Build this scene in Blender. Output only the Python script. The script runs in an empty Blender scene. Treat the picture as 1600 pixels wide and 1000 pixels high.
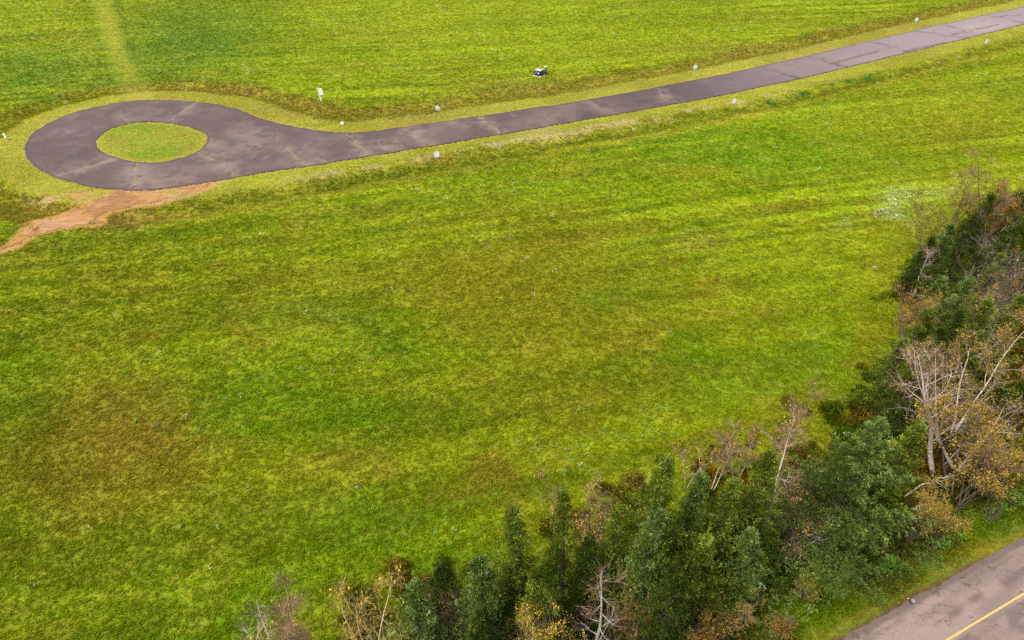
import bpy, math, random
import numpy as np
from mathutils import Vector
random.seed(7); RNG = np.random.default_rng(11)
S = bpy.context.scene
COL = S.collection
R = math.radians

# ---------------------------------------------------------------- camera
CAM_H, PITCH, FPX = 36.0, R(37.0), 1067.0       # focal length in pixels of the 1600 px wide photo
cam_d = bpy.data.cameras.new("camera"); cam = bpy.data.objects.new("camera", cam_d); COL.objects.link(cam)
cam_d.sensor_width = 36.0; cam_d.lens = 36.0 * FPX / 1600.0; cam_d.clip_end = 9000
cam.location = (0, 0, CAM_H); cam.rotation_euler = (math.pi / 2 - PITCH, 0, 0)
S.camera = cam
CP, SP = math.cos(PITCH), math.sin(PITCH)

def at(px, py, h=0.0):
    """world point at height h seen at photo pixel (px, py)"""
    px = np.asarray(px, float); py = np.asarray(py, float)
    a = (px - 800) / FPX; b = (500 - py) / FPX
    t = (CAM_H - h) / (SP - b * CP)
    return a * t, (CP + b * SP) * t

def topx(x, y, z=0.0):
    d = y * CP + (CAM_H - z) * SP
    d = np.where(np.abs(d) < 1e-3, 1e-3, d)
    v = y * SP - (CAM_H - z) * CP
    return 800 + FPX * x / d, 500 - FPX * v / d, d

# ---------------------------------------------------------------- light
wd = bpy.data.worlds.new("World"); S.world = wd; wd.use_nodes = True
nt = wd.node_tree; bg = nt.nodes["Background"]
sky = nt.nodes.new("ShaderNodeTexSky"); sky.sky_type = 'NISHITA'; sky.sun_disc = False
SUN_EL, SUN_AZ = R(56), R(238)                  # azimuth clockwise from +Y: behind the camera on its left
sky.sun_elevation = SUN_EL; sky.sun_rotation = SUN_AZ
sky.air_density = 1.0; sky.dust_density = 4.0; sky.ozone_density = 0.6
nt.links.new(sky.outputs[0], bg.inputs[0]); bg.inputs[1].default_value = 0.11
sl = bpy.data.lights.new("sun", 'SUN'); sl.energy = 2.0; sl.angle = R(22); sl.color = (1.0, 0.93, 0.82)
so = bpy.data.objects.new("sun", sl); COL.objects.link(so)
so.rotation_euler = (math.pi / 2 - SUN_EL, 0, -SUN_AZ + math.pi)
S.view_settings.view_transform = 'Standard'; S.view_settings.look = 'None'
S.view_settings.exposure = 1.3; S.view_settings.gamma = 1.0
S.cycles.use_denoising = False
S.cycles.max_bounces = 5; S.cycles.diffuse_bounces = 3; S.cycles.glossy_bounces = 2
S.cycles.transparent_max_bounces = 4; S.cycles.transmission_bounces = 2
S.cycles.sample_clamp_indirect = 4.0

# ---------------------------------------------------------------- numpy noise
def _hash(ix, iy, seed):
    h = (ix.astype(np.int64) * 374761393 + iy.astype(np.int64) * 668265263 + seed * 974634751) & 0xffffffff
    h = ((h ^ (h >> 13)) * 1274126177) & 0xffffffff
    h = h ^ (h >> 16)
    return (h & 0xffffff) / float(0xffffff)
def vnoise(x, y, seed=0):
    x = np.asarray(x, float); y = np.asarray(y, float)
    ix = np.floor(x); iy = np.floor(y); fx = x - ix; fy = y - iy
    fx = fx * fx * fx * (fx * (fx * 6 - 15) + 10); fy = fy * fy * fy * (fy * (fy * 6 - 15) + 10)
    a = _hash(ix, iy, seed); b = _hash(ix + 1, iy, seed); c = _hash(ix, iy + 1, seed); d = _hash(ix + 1, iy + 1, seed)
    return (a * (1 - fx) + b * fx) * (1 - fy) + (c * (1 - fx) + d * fx) * fy
def fbm(x, y, seed=0, octv=4, gain=0.55):
    s = 0; amp = 1; tot = 0
    for k in range(octv):
        ca, sa = math.cos(k * 0.9 + .3), math.sin(k * 0.9 + .3)
        s = s + amp * vnoise((x * ca - y * sa) * 2 ** k + 17.3 * k, (x * sa + y * ca) * 2 ** k - 5.1 * k, seed + k)
        tot += amp; amp *= gain
    return s / tot                                # 0..1, mean .5
def sstep(a, b, x):
    t = np.clip((x - a) / (b - a), 0, 1); return t * t * (3 - 2 * t)

# ---------------------------------------------------------------- outlines
def catmull(P, n=6, closed=False):
    P = np.asarray(P, float); m = len(P); out = []
    for i in range(m if closed else m - 1):
        if closed: p0, p1, p2, p3 = P[(i - 1) % m], P[i], P[(i + 1) % m], P[(i + 2) % m]
        else: p0, p1, p2, p3 = P[max(i - 1, 0)], P[i], P[i + 1], P[min(i + 2, m - 1)]
        for k in range(n):
            t = k / n
            out.append(.5 * (2 * p1 + (p2 - p0) * t + (2 * p0 - 5 * p1 + 4 * p2 - p3) * t * t + (3 * p1 - p0 - 3 * p2 + p3) * t ** 3))
    if not closed: out.append(P[-1])
    return np.array(out)
def world(px):
    px = np.asarray(px, float); x, y = at(px[:, 0], px[:, 1]); return np.c_[x, y]
def sdf(poly, x, y):
    """signed distance, negative inside; also the nearest boundary point"""
    x = np.asarray(x, float); y = np.asarray(y, float)
    best = np.full(x.shape, 1e18); bx = np.zeros_like(x); by = np.zeros_like(x); ins = np.zeros(x.shape, bool)
    n = len(poly)
    for i in range(n):
        ax, ay = poly[i]; cx, cy = poly[(i + 1) % n]
        dx, dy = cx - ax, cy - ay; L = dx * dx + dy * dy
        if L < 1e-12: continue
        t = np.clip(((x - ax) * dx + (y - ay) * dy) / L, 0, 1)
        qx, qy = ax + t * dx, ay + t * dy
        d = (x - qx) ** 2 + (y - qy) ** 2
        m = d < best; best = np.where(m, d, best); bx = np.where(m, qx, bx); by = np.where(m, qy, by)
        c = ((ay > y) != (cy > y))
        if abs(dy) > 1e-12: ins ^= c & (x < ax + (y - ay) * dx / dy)
    d = np.sqrt(best)
    return np.where(ins, -d, d), bx, by
def dline(P, x, y):
    best = np.full(np.shape(x), 1e18)
    for (ax, ay), (cx, cy) in zip(P[:-1], P[1:]):
        dx, dy = cx - ax, cy - ay; L = dx * dx + dy * dy + 1e-12
        t = np.clip(((x - ax) * dx + (y - ay) * dy) / L, 0, 1)
        best = np.minimum(best, (x - ax - t * dx) ** 2 + (y - ay - t * dy) ** 2)
    return np.sqrt(best)

road_top = [(1900,-60),(1800,-37),(1700,-14),(1600,10),(1440,45),(1280,83),(1190,103),(1100,122),(920,155.5),(740,182.5),(640,197),(580,205),(540,207.5),(500,204.5),(460,198.5),(430,191.5),(400,182),(370,171),(340,163),(300,158.5),(270,156.5),(235,156),(200,158.5),(165,164),(130,172),(100,181.5),(75,193),(55,206),(42,222),(40,237),(46,252),(60,264),(85,276),(115,286),(150,293),(190,297.5),(225,297),(260,294),(300,288.5),(360,278.5),(420,268.5),(480,260),(560,247),(640,233.5),(700,224),(780,210.5),(940,183),(1100,154),(1190,136),(1280,116),(1440,77),(1600,38),(1700,13),(1800,-11),(1900,-35)]
ROAD = world(catmull(road_top, 7))
_w = fbm(ROAD[:, 0] / 1.6, ROAD[:, 1] / 1.6, 401, 3) - .5; _w2 = fbm(ROAD[:, 0] / 1.6, ROAD[:, 1] / 1.6, 405, 3) - .5
ROAD = ROAD + np.c_[_w, _w2] * .55
ISLE = world(catmull([(149,225),(160,209),(185,197),(215,191.5),(250,191),(290,197),(315,207),(325,218),(312,234),(290,245),(255,253),(220,253),(185,247),(160,238)], 6, True))
ISLE = ISLE + np.c_[fbm(ISLE[:, 0] / .9, ISLE[:, 1] / .9, 411, 3) - .5, fbm(ISLE[:, 0] / .9, ISLE[:, 1] / .9, 413, 3) - .5] * .6
e1 = np.array(at(1310, 1000)); e2 = np.array(at(1600, 839)); hd = (e2 - e1) / np.linalg.norm(e2 - e1)
hn = np.array([hd[1], -hd[0]])                   # towards the camera side of the highway
yl = float(hn @ (np.array(at(1480, 1000)) - e1)); YL0 = yl
HW = np.array([e1 - hd * 90, e1 + hd * 160, e1 + hd * 160 + hn * (2 * yl + .35), e1 - hd * 90 + hn * (2 * yl + .35)])
DIRT = world(catmull([(186,296),(225,295.5),(262,292.5),(300,287.5),(335,281.5),(352,281),(330,291),(312,300),(280,312),(250,319),(215,323),(185,329),(166,338),(160,349),(124,355),(86,360),(60,370),(30,383),(0,393),(-60,425),(-140,470),(-150,455),(-70,405),(0,385),(20,375),(48,350),(80,341),(108,331),(136,318),(160,308.5),(178,300)], 3, True))
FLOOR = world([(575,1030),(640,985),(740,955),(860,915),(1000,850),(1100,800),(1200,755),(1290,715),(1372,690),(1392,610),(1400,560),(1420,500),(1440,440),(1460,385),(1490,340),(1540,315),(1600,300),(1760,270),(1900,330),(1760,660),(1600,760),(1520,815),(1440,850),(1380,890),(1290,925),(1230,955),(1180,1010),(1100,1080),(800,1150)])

# ---------------------------------------------------------------- ground height
def gz(x, y, pre=None):
    x = np.asarray(x, float); y = np.asarray(y, float)
    sr, sh, sdt, isl = pre or [sdf(q, x, y)[0] for q in (ROAD, HW, DIRT, ISLE)]
    near = np.minimum(sr, sh)
    z = (fbm(x / 38, y / 38, 3, 3) - .5) * 1.0 * sstep(6, 30, near)
    z += (fbm(x / 3.2, y / 3.2, 8, 3) - .5) * .16 * sstep(.5, 6, near)
    dm = sstep(-.5, 3.5, sdt)
    z -= .5 * np.exp(-((sr - 6.6) / 1.7) ** 2) * dm * (.6 + .8 * fbm(x / 14, y / 14, 21, 2))
    z -= .55 * np.exp(-((sh - 4.2) / 1.6) ** 2)
    z += .35 * sstep(6, 11, sh) * (1 - sstep(14, 24, sh))
    z = np.where(sr < 0, np.where(isl < 0, .06 * sstep(0, 3, -isl) + .03, -.08), z)
    z = np.where((sh < 0), -.08, z)
    k = sstep(0, .5, near)
    return np.where(near > 0, z * k, z)
def gz1(x, y): return float(gz(np.array([x]), np.array([y]))[0])

# ---------------------------------------------------------------- colours
K = 1.62; KA = 3.9
def lin(c):
    c = np.asarray(c, float) / 255.0
    return np.where(c <= .04045, c / 12.92, ((c + .055) / 1.055) ** 2.4)
def alb(r, g, b, k=None): return lin((r, g, b)) / (k or K)

# ---------------------------------------------------------------- mesh helpers
def tag(o, label=None, cat=None, group=None, kind=None):
    if label: o["label"] = label
    if cat: o["category"] = cat
    if group: o["group"] = group
    if kind: o["kind"] = kind
    return o
def mesh_obj(name, V, F, mat=None, parent=None, smooth=True, midx=None, link=True, attrs=None):
    me = bpy.data.meshes.new(name)
    if isinstance(V, np.ndarray) and isinstance(F, np.ndarray):
        n, k = F.shape
        me.vertices.add(len(V)); me.vertices.foreach_set("co", np.ascontiguousarray(V, np.float32).ravel())
        me.loops.add(n * k); me.loops.foreach_set("vertex_index", np.ascontiguousarray(F, np.int32).ravel())
        me.polygons.add(n); me.polygons.foreach_set("loop_start", np.arange(0, n * k, k, dtype=np.int32))
        me.update(calc_edges=True)
    else:
        me.from_pydata([tuple(v) for v in V], [], [tuple(f) for f in F]); me.update()
    for m in (mat if isinstance(mat, (list, tuple)) else [mat] if mat else []): me.materials.append(m)
    if midx is not None: me.polygons.foreach_set("material_index", np.asarray(midx, np.int32))
    if smooth: me.polygons.foreach_set("use_smooth", np.ones(len(me.polygons), bool))
    for an, (typ, arr) in (attrs or {}).items():
        a = me.attributes.new(an, typ, 'POINT')
        if typ == 'FLOAT': a.data.foreach_set("value", np.ascontiguousarray(arr, np.float32).ravel())
        else:
            c = np.ones((len(arr), 4), np.float32); c[:, :3] = arr; a.data.foreach_set("color", c.ravel())
    o = bpy.data.objects.new(name, me)
    if link: COL.objects.link(o)
    if parent: o.parent = parent
    return o
def empty(name, loc, rz=0.0):
    o = bpy.data.objects.new(name, None); COL.objects.link(o); o.location = loc; o.rotation_euler = (0, 0, rz)
    o.empty_display_size = .3; return o

class NT:
    """small node-tree writer"""
    def __init__(s, name):
        s.m = bpy.data.materials.new(name); s.m.use_nodes = True; s.t = s.m.node_tree
        s.b = s.t.nodes["Principled BSDF"]; s.out = s.t.nodes["Material Output"]
    def n(s, typ, **kw):
        x = s.t.nodes.new(typ)
        for k, v in kw.items():
            if k.startswith("i_"):
                key = k[2:]; key = int(key) if key.isdigit() else key
                if isinstance(v, bpy.types.NodeSocket): s.t.links.new(v, x.inputs[key])
                else: x.inputs[key].default_value = v
            else: setattr(x, k, v)
        return x
    def link(s, a, b): s.t.links.new(a, b)
    def noise(s, scale, detail=3, rough=.6, vec=None):
        x = s.n("ShaderNodeTexNoise"); x.inputs["Scale"].default_value = scale; x.inputs["Detail"].default_value = detail; x.inputs["Roughness"].default_value = rough
        s.link(vec if vec is not None else s.pos(), x.inputs["Vector"]); return x
    def pos(s):
        if not hasattr(s, "_p"): s._p = s.n("ShaderNodeNewGeometry").outputs["Position"]
        return s._p
    def scaled(s, sx, sy, sz=1, rot=0):
        x = s.n("ShaderNodeMapping"); s.link(s.pos(), x.inputs[0]); x.inputs["Rotation"].default_value = (0, 0, rot); x.inputs["Scale"].default_value = (sx, sy, sz); return x.outputs[0]
    def map(s, v, a, b, c, d):
        x = s.n("ShaderNodeMapRange"); s.link(v, x.inputs[0])
        for i, q in enumerate((a, b, c, d)): x.inputs[i + 1].default_value = q
        return x.outputs[0]
    def math(s, op, a, b=None):
        x = s.n("ShaderNodeMath", operation=op)
        for i, v in enumerate((a, b)):
            if v is None: continue
            if isinstance(v, (int, float)): x.inputs[i].default_value = v
            else: s.link(v, x.inputs[i])
        return x.outputs[0]
    def mix(s, fac, a, b, mode='MIX'):
        x = s.n("ShaderNodeMix", data_type='RGBA', blend_type=mode)
        for i, v in ((0, fac), (6, a), (7, b)):
            if isinstance(v, (int, float)): x.inputs[i].default_value = v
            elif isinstance(v, (tuple, list, np.ndarray)): x.inputs[i].default_value = (*[float(q) for q in v[:3]], 1)
            else: s.link(v, x.inputs[i])
        return x.outputs[2]
    def mulv(s, col, val):
        x = s.n("ShaderNodeVectorMath", operation='SCALE'); s.link(col, x.inputs[0]); s.link(val, x.inputs[3]); return x.outputs[0]
    def bump(s, h, strength=.5, dist=.1):
        x = s.n("ShaderNodeBump"); x.inputs["Strength"].default_value = strength; x.inputs["Distance"].default_value = dist; s.link(h, x.inputs["Height"]); s.link(x.outputs[0], s.b.inputs["Normal"])

def plain(name, c, rough=.6, metal=0.0, var=.12, scale=9.0):
    m = NT(name); nz = m.noise(scale, 3)
    v = m.map(nz.outputs[0], .25, .75, 1 - var, 1 + var)
    cc = m.n("ShaderNodeRGB"); cc.outputs[0].default_value = (*[float(q) for q in c], 1)
    m.link(m.mulv(cc.outputs[0], v), m.b.inputs["Base Color"]); m.b.inputs["Roughness"].default_value = rough; m.b.inputs["Metallic"].default_value = metal
    return m.m
# ================================================================ GROUND
def ground_grid():
    ys = [14.0]
    while ys[-1] < 215: ys.append(ys[-1] + .0031 * (ys[-1] + 22))
    ys = np.array([-2500, -600, -150, -40, -5, 6] + ys + [235, 290, 420, 800, 2000, 5000])
    u = np.linspace(-1, 1, 640)
    u = np.r_[[-60, -16, -5, -2.2, -1.35], u, [1.35, 2.2, 5, 16, 60]]
    hw = np.where(ys < 14, 14 * .82 + 20, np.where(ys > 215, 215 * .82 + 20, ys * .74 + 14))
    X = u[None, :] * hw[:, None]; Y = np.repeat(ys[:, None], len(u), 1)
    nr, nc = X.shape
    i = np.arange(nr - 1)[:, None] * nc + np.arange(nc - 1)[None, :]
    F = np.stack([i, i + 1, i + nc + 1, i + nc], -1).reshape(-1, 4)
    return X.ravel(), Y.ravel(), F
GX, GY, GF = ground_grid()
SR, _, _ = sdf(ROAD, GX, GY); SH, _, _ = sdf(HW, GX, GY); SI, _, _ = sdf(ISLE, GX, GY); SD, _, _ = sdf(DIRT, GX, GY); SF, _, _ = sdf(FLOOR, GX, GY)
GZ = gz(GX, GY, (SR, SH, SD, SI))
PX, PY, PD = topx(GX, GY)
vis = (PD > 5)
# large patches, read off the photograph (photo pixels -> ground), edges broken up by noise
wx = (fbm(GX / 7, GY / 7, 31, 4) - .5); wy = (fbm(GX / 7, GY / 7, 47, 4) - .5)
def patch(px, py, rx, ry, soft=1.0):
    sc = np.clip(FPX / np.maximum(PD, 5), 0, 60)
    dx = (PX + wx * sc * 5.5 - px) / rx; dy = (PY + wy * sc * 3.2 - py) / ry
    return np.exp(-(dx * dx + dy * dy) * soft) * vis
def mixc(c, col, w): return c * (1 - w[:, None]) + col[None, :] * w[:, None]
C_MID = alb(134, 143, 14); C_LIME = alb(152, 166, 26); C_LUSH = alb(102, 140, 10); C_OLIVE = alb(136, 130, 28); C_BROWN = alb(144, 123, 44)
C_DARK = alb(94, 116, 12); C_VERGE = alb(164, 158, 52); C_DITCH = alb(146, 130, 58); C_STRAW = alb(178, 164, 104); C_PALE = alb(168, 180, 124)
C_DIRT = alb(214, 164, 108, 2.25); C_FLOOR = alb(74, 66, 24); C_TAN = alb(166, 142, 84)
col = np.repeat(C_MID[None, :], len(GX), 0)
n1 = fbm(GX / 17, GY / 11, 5, 4); n2 = fbm(GX / 6, GY / 4, 6, 4); n3 = fbm(GX / 2.2, GY / 1.6, 9, 3)
# mowing rows: the long axis turns with the road
th = R(11); ru = GX * math.cos(th) + GY * math.sin(th); rv = -GX * math.sin(th) + GY * math.cos(th)
rv2 = rv + (fbm(GX / 45, GY / 45, 61, 2) - .5) * 6
lows = (GY < 0.476 * GX + 95.5) & (GX > -60)
rv2 = np.where(lows, -.30 * SR + .70 * rv2, rv2)
rows = fbm(ru / 40, rv2 / 2.2, 71, 2, .5)
far = sstep(52, 105, GY)
col = mixc(col, C_LIME, .5 * sstep(.46, .68, n1) * (.35 + .65 * far))
col = mixc(col, C_LUSH, .5 * sstep(.48, .7, n2) * (.9 - .3 * far))
col = mixc(col, C_OLIVE, .5 * sstep(.48, .7, fbm(GX / 9, GY / 6, 77, 4)))
col = mixc(col, C_BROWN, .55 * sstep(.58, .72, fbm(GX / 5, GY / 3.4, 83, 4)) * (1 - .6 * far))
rows2 = vnoise(ru / 34, rv2 / .78, 73) * .6 + vnoise(ru / 11, rv2 / .9, 74) * .4
col = mixc(col, C_LIME, .45 * sstep(.50, .66, rows)); col = mixc(col, C_DARK, .32 * sstep(.52, .68, 1 - rows))
lw = sstep(38, 66, GY) * (.55 + .9 * sstep(.4, .6, n1))
col = mixc(col, C_LIME * 1.15, np.clip(.55 * sstep(.54, .74, rows2) * lw, 0, 1)); col = mixc(col, C_DARK * .9, np.clip(.40 * sstep(.54, .74, 1 - rows2) * lw, 0, 1))
for (px, py, rx, ry, c, w) in [
    (200,690,130,85,C_BROWN,.9),(90,760,110,70,C_BROWN,.5),(290,760,70,45,C_BROWN,.55),(100,650,60,30,C_BROWN,.4),
    (150,450,130,60,C_OLIVE,.55),(420,440,110,40,C_OLIVE,.6),(800,430,190,60,C_OLIVE,.75),(860,500,140,60,C_OLIVE,.7),(950,620,130,50,C_OLIVE,.6),
    (620,728,26,14,C_BROWN,.8),(1090,376,42,16,C_TAN,.5),(700,440,60,30,C_OLIVE,.6),(760,320,90,26,C_OLIVE,.55),(880,345,120,26,C_OLIVE,.5),
    (600,540,70,26,C_LUSH,.8),(540,660,80,45,C_LUSH,.8),(420,620,110,50,C_LUSH,.5),(560,810,150,40,C_LUSH,.6),(330,640,60,40,C_LUSH,.5),(660,880,90,60,C_LUSH,.35),
    (1150,240,170,42,C_LUSH,.75),(1330,250,120,40,C_LUSH,.35),(1130,590,130,60,C_LUSH,.55),(1290,600,80,80,C_LUSH,.55),(1000,460,60,25,C_LUSH,.4),(930,470,40,18,C_LUSH,.5),
    (40,600,60,110,C_LUSH,.45),(200,940,200,70,C_LUSH,.45),(420,930,120,60,C_LUSH,.5),(120,330,60,14,C_LUSH,.4),(820,290,200,26,C_LUSH,.35),
    (290,75,110,52,alb(82,120,32),.9),(330,40,120,40,alb(88,124,30),.6),(60,105,85,42,alb(92,134,44),.7),(110,70,90,40,C_VERGE,.35),(430,130,120,26,C_LIME,.7),(700,60,300,60,C_LIME,.4),(650,50,60,20,C_VERGE,.25),
    (1000,60,240,50,C_LIME,.5),(1350,180,200,40,C_LIME,.45),(1480,200,110,50,C_OLIVE,.4),(1390,318,28,15,C_PALE,.55),(1450,306,24,12,C_PALE,.3),(1420,340,24,10,C_PALE,.2),
    (1310,350,14,14,C_PALE,.35),(1240,450,120,80,C_LIME,.35),(1265,635,60,30,C_BROWN,.5),(1220,690,90,30,C_OLIVE,.6),(500,495,70,14,C_PALE,.10),(1390,540,22,110,C_OLIVE,.5),
    (40,20,70,12,C_LIME,.6),(75,92,80,26,C_LUSH,.2)]:
    col = mixc(col, c, w * patch(px, py, rx, ry))
# dark curved tyre sweep in the field
swp = world([(540,505),(580,512),(610,532),(632,556)]); col = mixc(col, C_DARK, .7 * np.exp(-(dline(swp, GX, GY) / .8) ** 2) * vis)
# mown path running up from the loop
mp = world([(150,-30),(158,0),(170,40),(185,85),(200,120),(222,146)]); dm = dline(mp, GX, GY)
mdn = dm + (n3 - .5) * 1.2
col = mixc(col, C_VERGE * .98, .5 * (1 - sstep(.6, 2.0, mdn)))
mp2 = world([(176,-30),(184,10),(195,50),(208,100)]); col = mixc(col, C_DARK * .9, .6 * np.exp(-(dline(mp2, GX, GY) / .7) ** 2) * sstep(.25, .55, n3))
# verge, ditch and weeds beside the access road
nb = (fbm(GX / 3, GY / 3, 91, 4) - .5)
farside = (GY > 0.476 * GX + 95.5) | (GX < -40)
lowside = ~farside
sdn = SR + nb * 2.6
wv = (1 - sstep(3.4, 4.8, sdn)) * (SR > 0)
col = mixc(col, C_VERGE, np.where(farside, .88, .6) * wv)
col = mixc(col, C_OLIVE, .5 * wv * sstep(.5, .6, fbm(GX / 8, GY / 8, 98, 3)))
wd_ = sstep(3.6, 5.2, sdn) * (1 - sstep(8.2, 10.2, sdn))
col = mixc(col, C_DITCH, (.85 * farside * sstep(-70, -30, GX) + .42 * lowside + .5 * farside * (GX < -40)) * wd_)
ws = sstep(1.6, 3.0, sdn) * (1 - sstep(4.0, 5.4, sdn)) * lowside * sstep(-32, -18, GX) * (1 - sstep(28, 50, GX))
col = mixc(col, C_STRAW, .85 * ws * sstep(.38, .6, fbm(GX / 2.5, GY / 2.5, 93, 4)))
wdl = np.exp(-((sdn - 6.2) / .7) ** 2)
col = mixc(col, C_DARK * .9, .5 * wdl * lowside * (GX > -35)); col = mixc(col, C_DARK * .8, .35 * np.exp(-((sdn - 9.0) / .8) ** 2) * farside)
wl = np.exp(-((sdn - 8.2) / .9) ** 2); col = mixc(col, C_VERGE, .6 * wl * lowside)
wg = np.exp(-(dline(world([(1175,163),(1240,150),(1300,132),(1390,113)]), GX, GY) / .9) ** 2) * sstep(.4, .55, fbm(GX / 2, GY / 2, 95, 3)); col = mixc(col, alb(62, 108, 22), .9 * wg)
for (px, py, rx, ry, c, w) in [(680,250,40,6,C_BROWN,.7),(850,205,50,8,C_STRAW,.5),(490,170,70,10,C_DITCH,.8),(430,180,50,8,C_BROWN,.5),(640,172,90,12,C_DITCH,.8),(830,135,130,12,C_DITCH,.6),(1200,75,180,12,C_DITCH,.6),(1390,42,90,10,C_DITCH,.5),
    (80,155,70,10,C_DARK,.6),(150,140,60,8,C_BROWN,.4),(50,175,50,10,C_BROWN,.4),(520,192,30,4,C_DARK,.6)]:
    col = mixc(col, c, w * patch(px, py, rx, ry))
# island
col = mixc(col, alb(142, 150, 40), (SI < .6).astype(float)); col = mixc(col, C_LUSH, (SI < .6) * .45 * sstep(.42, .62, n2)); col = mixc(col, C_BROWN, (SI < .6) * .4 * sstep(.5, .65, n3)); col = mixc(col, C_VERGE * .9, ((SI < .6) * (1 - sstep(.3, 1.4, -SI + nb))).clip(0, 1) * .9)
# bare red earth
sdd = SD + nb * 1.5; DM = (1 - sstep(-.2, .9, sdd)) * (SR > 0)
for (px, py, rx, ry, w) in [(60,311,24,7,.8),(108,314,30,10,1.0),(140,308,24,5,.6),(70,322,40,6,.5),(60,330,60,8,.35),(150,325,25,8,.5),(200,345,60,6,.55),(255,336,60,4,.45),(20,345,30,6,.4),(40,358,22,10,.5)]: DM = np.maximum(DM, w * patch(px, py, rx, ry, 1.4) * sstep(.3, .55, n3))
DM = np.maximum(DM, (1 - sstep(.05, .35, SR + nb * .5)) * (SR > 0) * .55)
for (px, py, rx, ry) in [(270,300,18,5),(136,334,8,3),(30,364,30,4)]: DM = DM * (1 - .9 * patch(px, py, rx, ry, 1.5))
col = mixc(col, C_DIRT, DM)
col = mixc(col, alb(226, 204, 164, 3.2), .9 * patch(50, 310, 18, 5, 1.4) * sstep(.4, .5, n3))
# roadside and forest floor
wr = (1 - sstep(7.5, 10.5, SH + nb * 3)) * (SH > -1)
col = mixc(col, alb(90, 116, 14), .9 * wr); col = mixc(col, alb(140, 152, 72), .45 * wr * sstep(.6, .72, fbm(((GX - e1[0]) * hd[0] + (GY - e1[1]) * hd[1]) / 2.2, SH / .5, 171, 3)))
col = mixc(col, alb(140, 128, 34), .5 * (1 - sstep(.5, 1.5, SH + nb * 2)) * (SH > -1))
col = mixc(col, alb(150, 118, 84, 3.2), .8 * (1 - sstep(.0, .28, SH + nb * .5)) * (SH > -1))
for (px, py, rx, ry, c, w) in [(1420,885,60,10,C_PALE,.45),(1380,910,30,8,C_PALE,.35),(1400,890,70,16,C_LUSH,.5),(1530,835,60,10,alb(140,128,30),.7),(1260,980,60,22,C_LUSH,.6)]: col = mixc(col, c, w * patch(px, py, rx, ry))
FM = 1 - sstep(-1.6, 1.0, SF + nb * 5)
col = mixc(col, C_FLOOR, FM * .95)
cl = fbm(ru / .95, rv / .55, 161, 3, .65); cl2 = fbm(ru / 2.6, rv / 1.3, 167, 3, .6)
fld = (SR > 4) * (SH > 3) * 1.0
col = mixc(col, col.mean(1)[:, None] * np.array([[.55, .85, .06]]) * 1.1 if False else C_DARK * .8, .20 * sstep(.55, .70, cl) * fld)
col = mixc(col, alb(168, 162, 52), .30 * sstep(.55, .72, cl2) * fld)
col *= (0.92 + .20 * n3)[:, None] * (.95 + .12 * n1)[:, None] * (1 + (.5 - cl) * .30 * (.4 + .6 * fld))[:, None]
col[:, 2] *= np.where(fld > 0, .62, 1.0); col[:, 0] *= np.where(fld > 0, .955, .985)
col *= np.interp(GY, [20, 48, 75, 110, 175], [.97, 1.0, 1.11, 1.12, 1.09])[:, None]
col = np.clip(col, 0.001, .8)
# grass density per square metre, and height
inview = (np.abs(PX - 800) < 860) & (PY > -40) & (PY < 1060) & vis
dens = np.interp(GY, [0, 20, 40, 70, 110, 175, 200], [26, 26, 20, 11, 5.5, 3.0, 0]) * inview
creep = (fbm(GX / .7, GY / .7, 173, 3) - .5) * 1.1
dens *= ((SR + creep * .8 > .08) | (SI + creep * .6 < -.05)) * (SH > .05) * (1 - sstep(.25, .7, DM)) * (1 - .75 * FM)
hgt = .75 + .5 * n2
hgt *= 1 - .5 * wv; hgt = np.where(SI < .6, .4, hgt); hgt *= 1 - .5 * (1 - sstep(1.4, 3, mdn))
hgt *= 1 + .35 * wd_ * farside + .35 * wdl * lowside + .7 * ws
hgt = np.where(wr > .3, hgt * 1.7 * sstep(.2, 1.5, SH) + .35, hgt)
hgt *= 1 + 2.2 * patch(1390, 318, 30, 17) * 0 + .7 * FM
# fewer, bigger tufts far away
hgt *= np.interp(GY, [0, 60, 110, 175], [1.0, 1.05, 1.2, 1.35])

def grass_ground_mat():
    m = NT("meadow soil and grass")
    a = m.n("ShaderNodeAttribute", attribute_name="gcol")
    f1 = m.noise(5.5, 4, .7).outputs[0]; f2 = m.noise(1.6, 3).outputs[0]
    st = m.noise(1.0, 3, .6, m.scaled(.5, 3.2, 1, -th)).outputs[0]
    v = m.math('MULTIPLY', m.map(f1, .3, .7, .5, 1.25), m.math('MULTIPLY', m.map(f2, .3, .7, .82, 1.15), m.map(st, .3, .7, .88, 1.12)))
    m.link(m.mulv(a.outputs["Color"], v), m.b.inputs["Base Color"])
    m.b.inputs["Roughness"].default_value = .95; m.b.inputs["Specular IOR Level"].default_value = .15
    m.bump(f1, .6, .12)
    return m.m
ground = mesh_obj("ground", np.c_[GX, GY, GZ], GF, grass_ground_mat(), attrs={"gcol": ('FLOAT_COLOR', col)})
tag(ground, "rolling yellow green meadow with brown and lush patches", "ground", kind="structure")

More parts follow.
